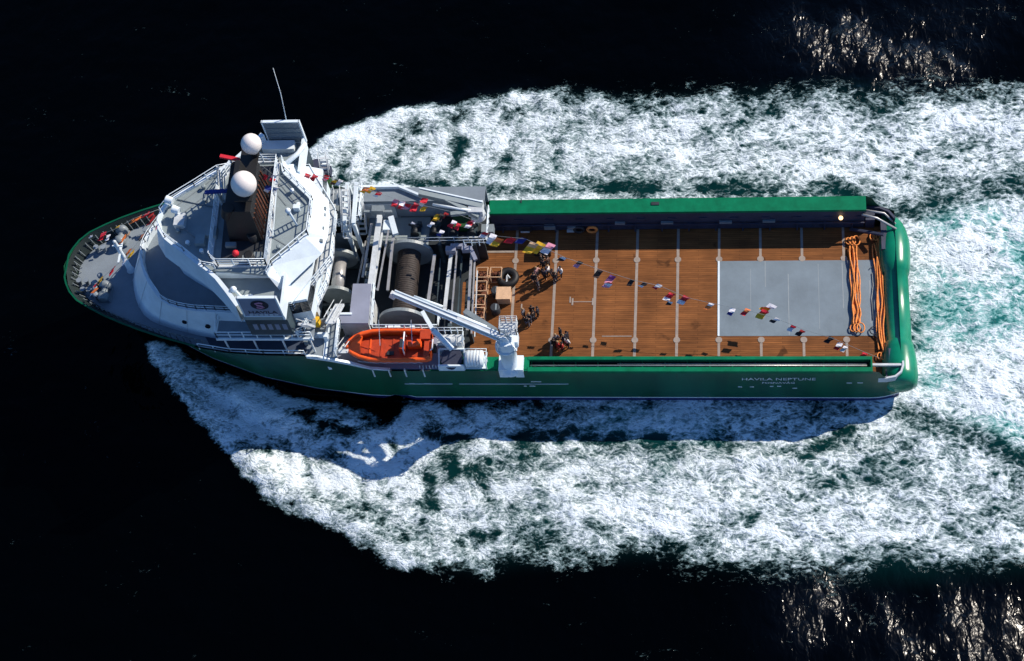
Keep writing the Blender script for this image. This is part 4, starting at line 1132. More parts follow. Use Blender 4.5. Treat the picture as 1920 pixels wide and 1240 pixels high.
# ---- cranes
def crane_port():
    t = thing('deck_crane', 'white knuckle boom crane on the port rail with its long boom swung forward', 'crane', (-2.6, -8.0, 2.6))
    mb = MB(); mb.lathe([(0, 1.0), (.5, .95), (.6, .72), (3.6, .7), (3.7, .95), (4.0, .95)], (0, 0, 1), (-2.6, -8.0, 2.6), 22); mb.span((-3.6, -8.7, 2.0), (-2.9, -7.3, 3.4)); mb.span((-2.2, -8.7, 2.0), (-1.5, -7.3, 3.4)); obj('pedestal', mb, 'white', t)
    mb = MB(); mb.lathe([(0, .75), (1.1, .7)], (0, 0, 1), (-2.6, -8.0, 6.6), 18); mb.box((-2.35, -8.35, 7.3), (1.1, .9, 1.2)); mb.box((-1.8, -7.7, 7.0), (.5, .9, .9))
    for yy in (-8.5, -7.75): mb.prism([(-3.0, yy), (-2.0, yy), (-2.0, yy + .12), (-3.0, yy + .12)], 7.2, 8.8, top=[(-2.85, yy), (-2.35, yy), (-2.35, yy + .12), (-2.85, yy + .12)])
    mb.tube([(-2.1, -8.8, 6.7), (-1.6, -8.9, 7.4), (-2.0, -8.6, 8.2)], .07, 6); mb.tube([(-3.2, -8.6, 6.6), (-3.3, -8.5, 7.6), (-3.0, -8.3, 8.3)], .06, 6)
    h = obj('slewing_house', mb, 'white', t)
    mb = MB(); mb.rail([(-2.9, -8.0), (-1.5, -8.0), (-1.5, -6.8), (-2.9, -6.8)], 8.4, step=.45, r=.04, bars=(1.1, .8, .5, .2), closed=True); mb.box((-2.2, -7.4, 8.4), (1.4, 1.2, .06)); obj('railing', mb, 'dirtywhite', t)
    a = Vector((-2.6, -8.3, 8.3)); b = A(750, 551, 8.9)
    d = (b - a).normalized(); nrm = d.cross(Vector((0, 0, 1))).normalized()
    mb = MB(); m_ = a.lerp(b, .42)
    mb.bar(a, m_, .46, .8); mb.bar(m_ - d * .5, b, .36, .6)
    bm = obj('boom', mb, 'dirtywhite', t)
    mb = MB(); mb.bar(a + Vector((0, 0, .44)) + nrm * .2, b + Vector((0, 0, .34)) + nrm * .16, .1, .06); mb.bar(a + Vector((0, 0, .44)) - nrm * .2, b + Vector((0, 0, .34)) - nrm * .16, .1, .06); mb.bar(a + nrm * .32, b + nrm * .28, .06, .12); mb.bar(a - nrm * .32, b - nrm * .28, .06, .12); obj('boom_flange', mb, 'white', bm)
    mb = MB(); mb.tube([a + d * 2 + nrm * .62 + Vector((0, 0, -.6)), a + d * 5.6 + nrm * .55 + Vector((0, 0, -.4))], .17, 8); mb.tube([a + d * 6 + nrm * .58, b + nrm * .45 - d * 1.6], .12, 8); obj('luffing_cylinder', mb, 'white', bm)
    c1 = A(905, 588, 6.2); c2 = A(938, 622, 6.6)
    mb = MB(); mb.bar(A(882, 585, 7.2), A(940, 622, 7.6), .45, .5); obj('jib', mb, 'flange', t)
    mb = MB(); mb.bar(b + d * .1, b + d * .4 + Vector((0, 0, -.9)), .35, .5); obj('boom_tip', mb, 'dirtywhite', bm)
    return t
cp = crane_port()
cp.location.x -= 0.45
def crane_stb():
    a = A(905, 388, 6.2); b = A(786, 362, 6.8)
    t = thing('deck_crane', 'grey crane folded flat along the starboard side deck', 'crane', (a.x, a.y, 5.4))
    mb = MB(); mb.lathe([(0, .7), (.8, .6)], (0, 0, 1), (a.x - .5, a.y - .2, 5.0), 16); mb.box((a.x - .6, a.y - .1, 6.1), (1.3, 1.2, .8)); obj('pedestal', mb, 'dirtywhite', t)
    mb = MB(); mb.bar(a, b, .55, .6); mb.bar(a + Vector((-.3, -.9, -.2)), b + Vector((2.4, -.6, -.2)), .4, .5); mb.bar(A(880, 398, 6.2), A(845, 402, 6.2), .35, .35); obj('boom', mb, 'roof', t)
    mb = MB(); mb.bar(a + Vector((0, .3, .35)), b + Vector((0, .3, .35)), .12, .1); mb.tube([a + Vector((-1, -.5, .2)), a + Vector((-4.4, .1, .3))], .13, 8); obj('luffing_cylinder', mb, 'white', t)
    mb = MB(); mb.rail([(a.x + .4, a.y + .5), (a.x + .4, a.y - 3.0), (a.x - 1.6, a.y - 3.0)], 4.6, step=.6); obj('railing', mb, 'white', t)
crane_stb()
mb = MB(); mb.span((-9.0, 5.5, 2.7), (-7.6, 6.8, 3.6)); tag(obj('equipment_locker', mb, 'dgreen'), 'dark green locker on the starboard side deck under the folded crane', 'locker')
mb = MB(); mb.span((-6.4, 5.0, 2.7), (-5.3, 5.8, 3.5)); tag(obj('control_cabinet', mb, 'flange'), 'grey control cabinet at the forward starboard corner of the wooden deck', 'cabinet')

# ---- rescue boat in its davit
def boat():
    t = thing('rescue_boat', 'bright orange rescue boat stowed on the port side deck', 'boat', (-13.3, -7.0, 2.95))
    L0, L1, yc, zb, zt = -17.05, -9.75, -7.05, 3.3, 4.75
    st = [(0, .05, .9), (.03, .45, .75), (.08, .8, .55), (.16, 1.12, .3), (.28, 1.35, .1), (.45, 1.45, 0), (.75, 1.42, 0), (.96, 1.32, .05), (1.0, 1.2, .2)]
    mb = MB(); k = 9; rings = []
    for s, hw, rise in st:
        x = L0 + (L1 - L0) * s; sec = []
        for j in range(k):
            a = PI * j / (k - 1)
            sec.append((x, yc - hw * math.cos(a), zt - (zt - zb - rise) * math.sin(a) ** .7))
        rings.append(sec)
    n = len(rings)
    mb.add([p for r in rings for p in r], [(i * k + j, (i + 1) * k + j, (i + 1) * k + j + 1, i * k + j + 1) for i in range(n - 1) for j in range(k - 1)] + [tuple((n - 1) * k + j for j in range(k))], 0, True)
    obj('hull', mb, 'orange', t)
    mb = MB()
    pts = [(L0 + (L1 - L0) * s, yc - hw, zt + .08 - .0 * rise) for s, hw, rise in st]; pts2 = [(p[0], 2 * yc - p[1], p[2]) for p in pts]
    mb.tube(pts[::-1] + pts2, .2, 8); obj('gunwale_tube', mb, 'orange', t)
    mb = MB(); mb.prism([(L0 + .9, yc - .75), (L0 + 1.9, yc - 1.15), (L1 - .3, yc - 1.2), (L1 - .3, yc + 1.2), (L0 + 1.9, yc + 1.15), (L0 + .9, yc + .75)], 4.15, 4.3); obj('cockpit_floor', mb, 'orangered', t)
    mb = MB(); mb.prism([(L0 + .15, yc - .3), (L0 + 1.0, yc - .95), (L0 + 1.25, yc - .9), (L0 + 1.1, yc), (L0 + 1.25, yc + .9), (L0 + 1.0, yc + .95), (L0 + .15, yc + .3)], 4.6, 4.85); obj('fore_deck', mb, 'orange', t)
    mb = MB(); mb.box((-12.2, yc, 4.75), (.5, 1.1, .9)); mb.bar((-12.5, yc - .55, 5.2), (-12.35, yc + .55, 5.2), .08); obj('console', mb, 'orangered', t)
    mb = MB(); mb.box((-11.2, yc + .1, 4.6), (1.2, .5, .5)); mb.box((-10.8, yc + .1, 4.95), (.35, .6, .5)); obj('seat', mb, 'orange', t)
    mb = MB(); mb.box((-10.3, yc + .95, 4.8), (.9, .9, .5)); mb.box((-10.1, yc, 4.7), (.5, 2.4, .35)); obj('engine_casing', mb, 'orangered', t)
    mb = MB(); mb.tube([(-12.0, yc - .9, 4.7), (-12.0, yc - .8, 5.7), (-12.0, yc + .8, 5.7), (-12.0, yc + .9, 4.7)], .06, 6); mb.tube([(-9.9, yc - .5, 4.7), (-9.6, yc - .5, 5.1), (-9.6, yc + .4, 5.1), (-9.9, yc + .4, 4.7)], .06, 6); obj('roll_bar', mb, 'fwhite', t)
    mb = MB(); mb.span((-9.75, yc - .3, 3.9), (-9.4, yc + .2, 4.7)); obj('outboard_motor', mb, 'black', t)
boat()
rb = bpy.data.objects['rescue_boat']
for k in range(3):
    mb = MB(); mb.span((-15.2 + k * 1.0, -8.0, 4.3), (-15.05 + k * 1.0, -6.1, 4.36)); obj('thwart', mb, 'orangered' if k else 'orange', rb)
for sg in (1, -1):
    mb = MB(); mb.tube([(-16.0 + i * .33, -7.05 + sg * (1.62 - .5 * max(0, (4 - i)) * .08), 4.72 - .09 * (i % 2)) for i in range(18)], .03, 5); obj('grab_line', mb, 'dirtywhite', rb)
mb = MB(); mb.tube([(-12.05, -6.75, 5.05), (-12.05, -7.05, 5.2), (-12.05, -7.35, 5.05)], .04, 6); obj('wheel', mb, 'black', rb)
mb = MB(); mb.box((-12.25, -7.05, 5.22), (.3, .8, .06)); obj('dashboard', mb, 'dark', rb)
mb = MB(); mb.box((-13.3, -7.6, 4.36), (.6, .35, .2)); obj('fuel_tank', mb, 'dark', rb)
mb = MB(); mb.bar((-14.2, -7.05, 4.75), (-14.2, -5.4, 6.3), .05); mb.bar((-11.4, -7.05, 4.75), (-11.4, -5.4, 6.3), .05); obj('hoist_sling', mb, 'dirtywhite', rb)
dv = thing('boat_davit', 'white davit arm reaching over the stern of the orange rescue boat', 'davit', (-8.4, -6.6, 2.95))
mb = MB(); mb.bar(A(792, 585, 6.8), A(812, 620, 6.6), .34, .4); mb.bar(A(812, 620, 6.6), A(848, 655, 5.6), .40, .45); obj('davit_arm', mb, 'white', dv)
mb = MB(); mb.span((-9.3, -6.7, 2.95), (-7.2, -5.9, 4.6)); mb.lathe([(-.5, .4), (.5, .4)], (1, 0, 0), (-8.1, -6.6, 4.7), 14); obj('davit_base', mb, 'dirtywhite', dv)
mb = MB(); mb.rail([(-9.2, -5.8), (-7.0, -5.8), (-7.0, -7.0)], 4.6, step=.6); obj('railing', mb, 'white', dv)
mb = MB()
for dx in (-15.0, -13.6, -12.2, -10.6): mb.bar((dx, -8.5, 2.4), (dx, -5.6, 2.9), .2, .3); mb.bar((dx, -8.55, 1.9), (dx, -8.55, 3.3), .12)
for i in range(10): mb.bar((-10.9 + i * .28, -8.5, 2.2), (-10.9 + i * .28, -8.2, 3.3), .07)
sp('boat_cradle', mb, 'dirtywhite')
mb = MB(); mb.box((-12.9, -5.2, 4.4), (.5, .4, .5)); mb.box((-13.6, -5.2, 4.4), (.7, .4, .4)); mb.box((-11.6, -5.2, 4.4), (.4, .4, .4)); sp('deck_box', mb, 'white')
lr = thing('life_raft', 'white life raft canister beside the port crane pedestal', 'life raft', (-6.1, -7.7, 2.95))
mb = MB(); mb.lathe([(-.8, .45), (-.7, .72), (.7, .72), (.8, .45)], (1, 0, 0), (-6.1, -7.8, 3.75), 20); obj('canister', mb, 'white', lr)
mb = MB()
for i in range(5): mb.lathe([(-.05, .75), (.05, .75)], (1, 0, 0), (-6.6 + i * .25, -7.8, 3.75), 20)
obj('strap', mb, 'dirtywhite', lr)
mb = MB(); mb.span((-6.9, -8.4, 2.9), (-5.2, -7.1, 3.1)); mb.rail([(-7.0, -7.0), (-5.1, -7.0), (-5.1, -8.4)], 3.0, step=.8); obj('cradle', mb, 'white', lr)
hz = thing('hose_reel', 'dark oval hose reel in a white frame between the orange boat and the raft', 'reel', (-8.1, -7.9, 2.9))
mb = MB(); mb.lathe([(-.25, .95), (.25, .95)], (0, -.25, 1), (-8.1, -7.7, 3.6), 26); obj('hose_coil', mb, 'navy', hz)
mb = MB(); mb.wall([(-9.2, -8.5), (-7.0, -8.5)], 2.9, 3.9, .14); mb.wall([(-9.2, -7.0), (-7.0, -7.0)], 2.9, 4.1, .14); mb.bar((-9.2, -8.5, 3.0), (-9.2, -7, 4.0), .14); mb.bar((-7.0, -8.5, 3.0), (-7.0, -7, 4.0), .14); obj('frame', mb, 'white', hz)
mb = MB(); mb.span((-10, -8.55, .5), (-1.2, -8.45, 2.95)); mb.span((-9.2, -8.4, 2.75), (-1.5, -7.2, 2.95)); sp('rail_base', mb, 'green')

# ---- gear on the forward end of the wooden deck
def cage(x, y, label):
    t = thing('wire_cage', label, 'cage', (x, y, 0), 'rusty cages at the forward end of the wooden deck')
    mb = MB()
    for dx in (-.5, .5):
        for dy in (-.5, .5): mb.bar((x + dx, y + dy, 0), (x + dx, y + dy, 1.0), .07)
    for z in (.05, 1.0):
        for d in (-.5, .5): mb.bar((x - .5, y + d, z), (x + .5, y + d, z), .06); mb.bar((x + d, y - .5, z), (x + d, y + .5, z), .06)
    obj('frame', mb, 'timber', t)
    mb = MB(); mb.span((x - .46, y - .46, .03), (x + .46, y + .46, .2))
    rr = random.Random(int(x * 100 + y * 7))
    for i in range(10): mb.tube([(x + rr.uniform(-.4, .4), y + rr.uniform(-.4, .4), .3 + rr.uniform(0, .4)) for _ in range(3)], .07, 6)
    obj('shackle_load', mb, 'rust', t)
for x, y, lab in ((-6.45, 2.3, 'rusty cage of chain by the winch bars, nearest starboard'), (-5.2, 2.3, 'rusty cage of chain beside the black fender ring'), (-6.45, .9, 'rusty cage of chain in the row along the winch bars, second from starboard'),
                  (-6.5, -.5, 'rusty cage of chain along the winch bars, third from starboard'), (-6.5, -1.8, 'rusty cage of chain along the winch bars, nearest the crane boom')):
    cage(x, y, lab)
for x, y, lab in ((-5.15, .55, 'dark steel drum with a pale lid beside the plywood box'), (-5.1, -1.2, 'dark steel drum below the plywood box toward the crane')):
    t = thing('steel_drum', lab, 'drum', (x, y, 0)); mb = MB(); mb.lathe([(0, .42), (.9, .42), (.92, .36)], (0, 0, 1), (x, y, 0), 18); obj('barrel', mb, 'dark', t); mb = MB(); mb.box((x + .1, y, .95), (.16, .6, .06)); obj('lid_strap', mb, 'flange', t)
t = thing('plywood_box', 'pale plywood box standing among the cages on the wooden deck', 'box', (-4.4, .25, 0)); mb = MB(); mb.span((-5.0, -.4, 0), (-3.8, .75, .95)); obj('crate_body', mb, 'timber', t); mb = MB(); mb.span((-5.05, -.45, .96), (-3.75, .8, 1.02)); obj('lid', mb, 'timber', t)
mb = MB(); mb.tube([(-4.2 + .72 * math.cos(a), 2.1 + .72 * math.sin(a), .35) for a in np.linspace(0, 2 * PI, 28, endpoint=False)], .32, 10, closed=True)
t = thing('rubber_fender', 'round black rubber fender ring lying on the wooden deck', 'fender', (-4.2, 2.1, 0)); obj('ring', mb, 'black', t)
mb = MB(); mb.tube([(-4.4, 2.0, .3), (-4.2, 2.3, .5), (-4.0, 2.0, .45)], .09, 6); mb.span((-4.3, 1.5, .1), (-4.2, 2.2, .6)); obj('rope_lashing', mb, 'dirtywhite', t)
mb = MB(); mb.box((-1.2, 4.95, .45), (1.5, .9, .9)); tag(obj('tool_chest', mb, 'dark'), 'dark chest on the deck in the shadow of the starboard rail', 'chest')

# ---- hawsers at the stern
def hawser(label, xs, seed):
    rr = random.Random(seed); base = [Vector(p) for p in xs]
    t = thing('mooring_rope', label, 'rope', base[len(base) // 2], 'orange ropes laid out by the stern roller')
    def at_(s):
        f = s * (len(base) - 1); i = min(int(f), len(base) - 2); return base[i].lerp(base[i + 1], f - i)
    for k in range(7):
        mb = MB(); off = (k - 3) * .11; ph = rr.uniform(0, 6); s0, s1 = rr.uniform(0, .06), 1 - rr.uniform(0, .06); pts = []
        for i in range(40):
            s = s0 + (s1 - s0) * i / 39; p = at_(s)
            pts.append(p + Vector((off + .09 * math.sin(s * 9 + ph) + .04 * math.sin(s * 23 + ph * 2), 0, .10 + (.12 if k % 2 else 0) + .03 * math.sin(s * 17 + ph))))
        mb.tube(pts, .066, 7); obj('strand', mb, 'rope', t)
    for e in (0.0, 1.0):
        for k in range(3):
            mb = MB(); p = at_(e); r = .22 + .05 * k; mb.tube([p + Vector(((k - 1) * .34 + r * math.cos(a), r * math.sin(a) * 1.5 + (.25 if e == 0 else -.25), .12 + .04 * k)) for a in np.linspace(0, 2 * PI, 14, endpoint=False)], .06, 6, closed=True); obj('loop', mb, 'rope', t)
hawser('orange rope bundle crossing the grey steel plate, farther from the stern roller', [A(1598, 458, .1), A(1601, 490, .1), A(1604, 530, .1), A(1603, 560, .1), A(1606, 590, .1), A(1606, 612, .1)], 3)
hawser('orange rope bundle close against the stern roller, tied near the port corner', [A(1643, 450, .1), A(1647, 485, .1), A(1648, 520, .1), A(1651, 560, .1), A(1652, 600, .1), A(1654, 640, .1), A(1657, 664, .1)], 5)
mb = MB(); c = A(1638, 621, .1); mb.tube([c + Vector((.32 * math.cos(a), .36 * math.sin(a), .1)) for a in np.linspace(0, 2 * PI, 20, endpoint=False)], .05, 6, closed=True); mb.tube([c + Vector((0, -.36, .1)), A(1650, 640, .2), A(1660, 655, .3)], .06, 6)
tag(obj('wire_sling', mb, 'cnavy', split=False), 'dark blue wire sling looped on the plate between the orange ropes', 'sling')
mb = MB(); mb.tube([A(1635, 512, .1), A(1637, 535, .1), A(1634, 560, .1), A(1637, 600, .1)], .04, 6); mb.tube([A(1630, 505, .1), A(1640, 495, .1), A(1646, 480, .1)], .04, 6)
tag(obj('messenger_line', mb, 'flange', split=False), 'thin grey line lying on the plate between the two orange rope bundles', 'line')

# ---- people
def skin_mesh(name, joints, edges, sub=1):
    me = bpy.data.meshes.new(name); me.from_pydata([j[0] for j in joints], edges, [])
    o = bpy.data.objects.new(name, me); COL.objects.link(o)
    md = o.modifiers.new('s', 'SKIN'); md.use_smooth_shade = True
    for i, j in enumerate(joints):
        sv = me.skin_vertices[0].data[i]; sv.radius = (j[1], j[2] if len(j) > 2 else j[1]); sv.use_root = (i == 0)
    if sub: o.modifiers.new('u', 'SUBSURF').levels = sub
    dg = bpy.context.evaluated_depsgraph_get()
    r = bpy.data.meshes.new_from_object(o.evaluated_get(dg)); r.name = name
    bpy.data.objects.remove(o); bpy.data.meshes.remove(me)
    for p in r.polygons: p.use_smooth = True
    return r
def pose(kind):
    """joints for a standing figure facing +X"""
    arm = {0: ((.02, .24, 1.14), (.08, .25, .88)), 1: ((.10, .25, 1.16), (.30, .14, 1.02)), 2: ((.16, .26, 1.22), (.30, .20, 1.42))}[kind]
    step = (.06, .16, .02)[kind]
    J = []; E_ = []
    def add(p, r, par=None, r2=None):
        J.append((p, r, r2 or r)); i = len(J) - 1
        if par is not None: E_.append((par, i))
        return i
    pel = add((0, 0, .96), .125, None, .16)
    bel = add((0, 0, 1.10), .12, pel, .15); ch = add((0, 0, 1.30), .13, bel, .18); nk0 = add((0, 0, 1.45), .075, ch, .1); nk = add((.01, 0, 1.53), .055, nk0)
    h1 = add((.03, 0, 1.62), .085, nk); h2 = add((.025, 0, 1.72), .09, h1); add((.01, 0, 1.79), .055, h2)
    for sg in (1, -1):
        hip = add((0, .09 * sg, .90), .095, pel); kn = add((.03 + step * sg * .5, .10 * sg, .49), .062, hip); an = add((-.01 + step * sg, .10 * sg, .09), .042, kn); add((.15 + step * sg, .12 * sg, .045), .04, an)
        el, wr = [Vector((p[0] * (1 if sg > 0 or kind != 2 else .3), p[1] * sg, p[2] if (sg > 0 or kind != 2) else 1.12 - (.0 if p is arm[0] else .26))) for p in arm]
        sh = add((0, .19 * sg, 1.40), .062, ch); e = add(tuple(el), .045, sh); w_ = add(tuple(wr), .032, e)
        d = (wr - el).normalized(); pm = wr + d * .075; p_ = add(tuple(pm), .036, w_, .02)
        side = Vector((d.z, 0, -d.x)); side = side.normalized() if side.length > .1 else Vector((1, 0, 0))
        for k, ln in ((-1.5, .06), (-.5, .075), (.5, .08), (1.5, .07)):
            f0 = pm + side * k * .017 + d * .02; f1 = f0 + d * ln + Vector((.012, -.01 * sg, 0))
            a_ = add(tuple(f0), .009, p_); add(tuple(f1), .008, a_)
        t0 = wr + d * .03 + side * .036; a_ = add(tuple(t0), .011, w_); add(tuple(t0 + d * .04 + side * .02), .009, a_)
    return J, E_
PM = []
for kd in range(3):
    J, E_ = pose(kd)
    body = skin_mesh('person_body', J, E_)
    # clothing shells: jacket over torso and arms, trousers over pelvis and legs
    jid = [1, 2, 3] + [i for b in (8, 8 + 21 - 3) for i in ()]
    per = (len(J) - 8) // 2
    jj = [(J[i][0], J[i][1] + .022, J[i][2] + .022) for i in (1, 2, 3)]; je = [(0, 1), (1, 2)]
    jj.insert(0, ((0, 0, .93), .135, .17)); je = [(0, 1), (1, 2), (2, 3)]
    tt = [((0, 0, .95), .135, .168)]; te = []
    for s in (0, 1):
        o = 8 + s * per
        k = len(jj)
        for i in (4, 5, 6): jj.append((J[o + i][0], J[o + i][1] + .02, J[o + i][2] + .02))
        je += [(2, k), (k, k + 1), (k + 1, k + 2)]
        k = len(tt)
        for i in (0, 1, 2): tt.append((J[o + i][0], J[o + i][1] + .018, J[o + i][2] + .018))
        te += [(0, k), (k, k + 1), (k + 1, k + 2)]
    jk = skin_mesh('person_jacket', jj, je); tr = skin_mesh('person_trousers', tt, te)
    hm = MB(); hm.ball((-.005, 0, 1.735), .108, 14, 9, sz=.95); hr_ = hm.mesh('person_hair', [M['hair']])
    fm_ = MB(); fm_.ball((.115, 0, 1.645), .02, 8, 5); fm_.ball((.10, .035, 1.69), .013, 6, 4); fm_.ball((.10, -.035, 1.69), .013, 6, 4); fm_.box((.10, 0, 1.595), (.02, .05, .012)); fm_.ball((.02, .09, 1.66), .025, 6, 4); fm_.ball((.02, -.09, 1.66), .025, 6, 4)
    for shp in (body, jk, tr, hr_): 
        if not shp.materials: shp.materials.append(M['skin'])
    face = fm_.mesh('person_face', [M['skin']])
    PM.append((body, face, jk, tr, hr_))
def person(px, py, rz, kd, top, leg, hair, label, grp):
    p = A(px, py, 0.02)
    t = thing('person', label, 'person', (p.x, p.y, 0.02), grp); t.rotation_euler = (0, 0, rz)
    body, face, jk, tr, hr_ = PM[kd]
    for nm, me, mt, par in (('body', body, 'skin', t), ('face', face, 'skin', t), ('jacket', jk, top, t), ('trousers', tr, leg, t), ('hair', hr_, hair, t)):
        o = bpy.data.objects.new(nm, me); COL.objects.link(o); o.parent = par
        o.material_slots[0].link = 'OBJECT'; o.material_slots[0].material = M[mt]
PEOPLE = [
 (1016, 496, .4, 1, 'cblack', 'cnavy', 'hair', 'person in black at the head of the group nearest the starboard rail', 'a'),
 (1029, 500, 2.6, 0, 'cbrown', 'cblack', 'hair', 'person in a brown jacket just right of the one in black near the starboard rail', 'a'),
 (1008, 520, -.6, 2, 'cpink', 'cnavy', 'fairhair', 'person with a rose top in the group right of the fender ring', 'a'),
 (1022, 524, 1.2, 0, 'cnavy', 'cblack', 'hair', 'person in navy in the middle of the group right of the fender ring', 'a'),
 (1030, 517, 3.0, 1, 'cwhite', 'cblack', 'fairhair', 'person in a white top beside the group nearest the starboard rail', 'a'),
 (1043, 530, 2.2, 2, 'cblack', 'cnavy', 'hair', 'person in black standing on the pale deck seam beside the larger group', 'a'),
 (1053, 519, -2.2, 1, 'cwhite', 'cblack', 'hair', 'person with white shirt and dark trousers just right of the deck seam', 'a'),
 (1010, 543, .2, 0, 'cnavy', 'cgrey', 'hair', 'person in navy at the lower edge of the larger group, nearest the plywood box', 'a'),
 (999, 592, 1.6, 1, 'cblack', 'cblack', 'hair', 'person in black on the right of the small group beside the crane railing', 'b'),
 (983, 597, -.2, 0, 'cgrey', 'cnavy', 'fairhair', 'person in grey in the middle of the small group beside the crane railing', 'b'),
 (1010, 594, 3.1, 2, 'cnavy', 'cblack', 'hair', 'person in navy on the right edge of the small group by the crane', 'b'),
 (990, 612, 2.0, 1, 'cblack', 'cgrey', 'hair', 'person in black at the lower edge of the small group beside the crane railing', 'b'),
 (1052, 633, 0, 0, 'cblack', 'cblack', 'hair', 'person in black at the top of the group beside the port rail', 'c'),
 (1064, 640, 2.4, 1, 'cnavy', 'cnavy', 'hair', 'person in navy on the right of the group beside the port rail', 'c'),
 (1044, 645, -1, 2, 'cgrey', 'cblack', 'fairhair', 'person in grey on the left of the group beside the port rail', 'c'),
 (1065, 652, 1.1, 0, 'cwhite', 'cnavy', 'hair', 'person in a white top in the group beside the port rail', 'c'),
 (1056, 660, -2.6, 1, 'cred', 'cblack', 'hair', 'person in a red jacket nearest the port rail', 'c'),
 (1048, 658, .6, 0, 'cred', 'cred', 'fairhair', 'person dressed all in red beside the port rail', 'c'),
  (1021, 506, 1.9, 1, 'cblack', 'cblack', 'hair', 'person in black between the brown jacket and the navy one near the starboard rail', 'a'),
 (1038, 524, .9, 0, 'cbrown', 'cblack', 'hair', 'person in brown touching the pale deck seam on the right of the larger group', 'a'),
 (1003, 531, -1.4, 1, 'cblack', 'cnavy', 'hair', 'person in black on the left edge of the larger group, nearest the fender ring', 'a'),
 (1002, 601, 2.7, 0, 'cblack', 'cnavy', 'hair', 'person in black in the centre of the small group by the crane', 'b'),
 (995, 606, -2.0, 2, 'cnavy', 'cgrey', 'fairhair', 'fair haired person in navy in the small group by the crane', 'b'),
 (1040, 653, 1.5, 1, 'cblack', 'cblack', 'hair', 'person in black on the far left of the group beside the port rail', 'c'),
 (1059, 646, -.7, 0, 'cnavy', 'cblack', 'fairhair', 'fair haired person in navy in the middle of the group beside the port rail', 'c'),
]
for px, py, rz, kd, top, leg, hair, lab, g in PEOPLE:
    person(px, py, rz, kd, top, leg, hair, lab, {'a': 'people gathered near the starboard rail', 'b': 'people gathered by the crane', 'c': 'people gathered at the port rail'}[g])

# ---- signal flag bunting
def flag(parent, p, d, mats, seed, size=1.0):
    """one flag hanging from the line at p; bands of colour, cloth rippled by the wind"""
    rr = random.Random(seed); mb = MB(); d = Vector(d).normalized()
    drop = Vector((-.75 + rr.uniform(-.25, .25), -.35 + rr.uniform(-.4, .3), -.75)).normalized()
    nrm = d.cross(drop).normalized(); ph = rr.uniform(0, 6); nu, nv = 6, 3; wd, ln = .62 * size, 1.0 * size
    P = []
    for i in range(nu + 1):
        for j in range(nv + 1):
            q = Vector(p) + d * (j / nv - .5) * wd + drop * (ln * i / nu) + nrm * (.12 * size * math.sin(ph + i * 1.3 + j * .5))
            P.append(q)
    th = nrm * .008; n = len(P)
    vs = [q + th for q in P] + [q - th for q in P]
    for i in range(nu):
        for j in range(nv):
            a = i * (nv + 1) + j; f = (a, a + nv + 1, a + nv + 2, a + 1); mi = min(len(mats) - 1, i * len(mats) // nu)
            mb.add([vs[k] for k in f], [(0, 1, 2, 3)], mi, True); mb.add([vs[k + n] for k in f], [(3, 2, 1, 0)], mi, True)
    me = bpy.data.meshes.new('flag'); me.from_pydata(mb.v, [], mb.f)
    for m in mats: me.materials.append(M[m])
    me.polygons.foreach_set('material_index', mb.m); me.polygons.foreach_set('use_smooth', mb.sm); me.update()
    return obj('flag', me, mats, parent)
def bunting(label, pts, flags, zfun):
    loc = A(*pts[0], zfun(pts[0][0]))
    t = thing('bunting_line', label, 'bunting', loc)
    P3 = [A(x, y, zfun(x)) for x, y in pts]
    mb = MB(); mb.tube(P3, .016, 5); obj('line', mb, 'flange', t)
    for k, f in enumerate(flags):
        x, y = f[0], f[1]; sz = .8 * (f[3] if len(f) > 3 else 1.0)
        flag(t, A(x, y, zfun(x)), P3[-1] - P3[0], f[2].split(), k * 13 + int(x), sz)
zs = lambda x: float(np.interp(x, [930, 1060, 1250, 1430, 1600, 1670], [8.6, 6.8, 4.6, 3.3, 2.3, 1.6]))
bunting('long line of signal flags hung over the wooden deck toward the stern', [(900, 440), (985, 448), (1059, 483), (1126, 506), (1185, 525), (1237, 536), (1287, 558), (1335, 569), (1402, 582), (1458, 598), (1506, 618), (1560, 634), (1620, 660), (1650, 672)],
  [(913, 436, 'red fwhite'), (926, 440, 'fwhite', 1.2), (939, 447, 'amber yellow', 1.3), (965, 446, 'red', 1.3), (985, 446, 'blue', 1.2), (1003, 455, 'timber yellow', 1.5), (1016, 456, 'yellow', 1.6), (1035, 458, 'pink fwhite', 1.4), (1060, 482, 'fwhite fblack'), (1089, 491, 'fblack pink', .9), (1126, 507, 'fblack cbrown'),
   (1150, 517, 'purple pink', 1.1), (1147, 530, 'red fwhite pink', 1.1), (1186, 525, 'fblack', .8), (1210, 532, 'fblack fwhite', .8), (1237, 535, 'fwhite red', .9), (1261, 550, 'red red fwhite', 1.1), (1259, 565, 'fwhite fblack', .8), (1288, 556, 'red cred fwhite', 1.2), (1335, 569, 'fwhite amber', .9), (1375, 579, 'fwhite blue', .9), (1403, 580, 'amber red', .9),
   (1450, 573, 'fwhite red yellow', 1.4), (1436, 582, 'red yellow', 1.3), (1459, 598, 'fwhite fblack', .9), (1489, 611, 'red fwhite', .9), (1506, 620, 'cred fblack', .9), (1560, 633, 'fblack', .9), (1576, 644, 'fwhite red', .9), (1586, 650, 'fwhite', .7), (1623, 662, 'red', .9)], zs)
zm = lambda x: float(np.interp(x, [470, 515, 600, 690, 790, 915], [18.5, 15.5, 12.5, 9.5, 8.0, 7.0]))
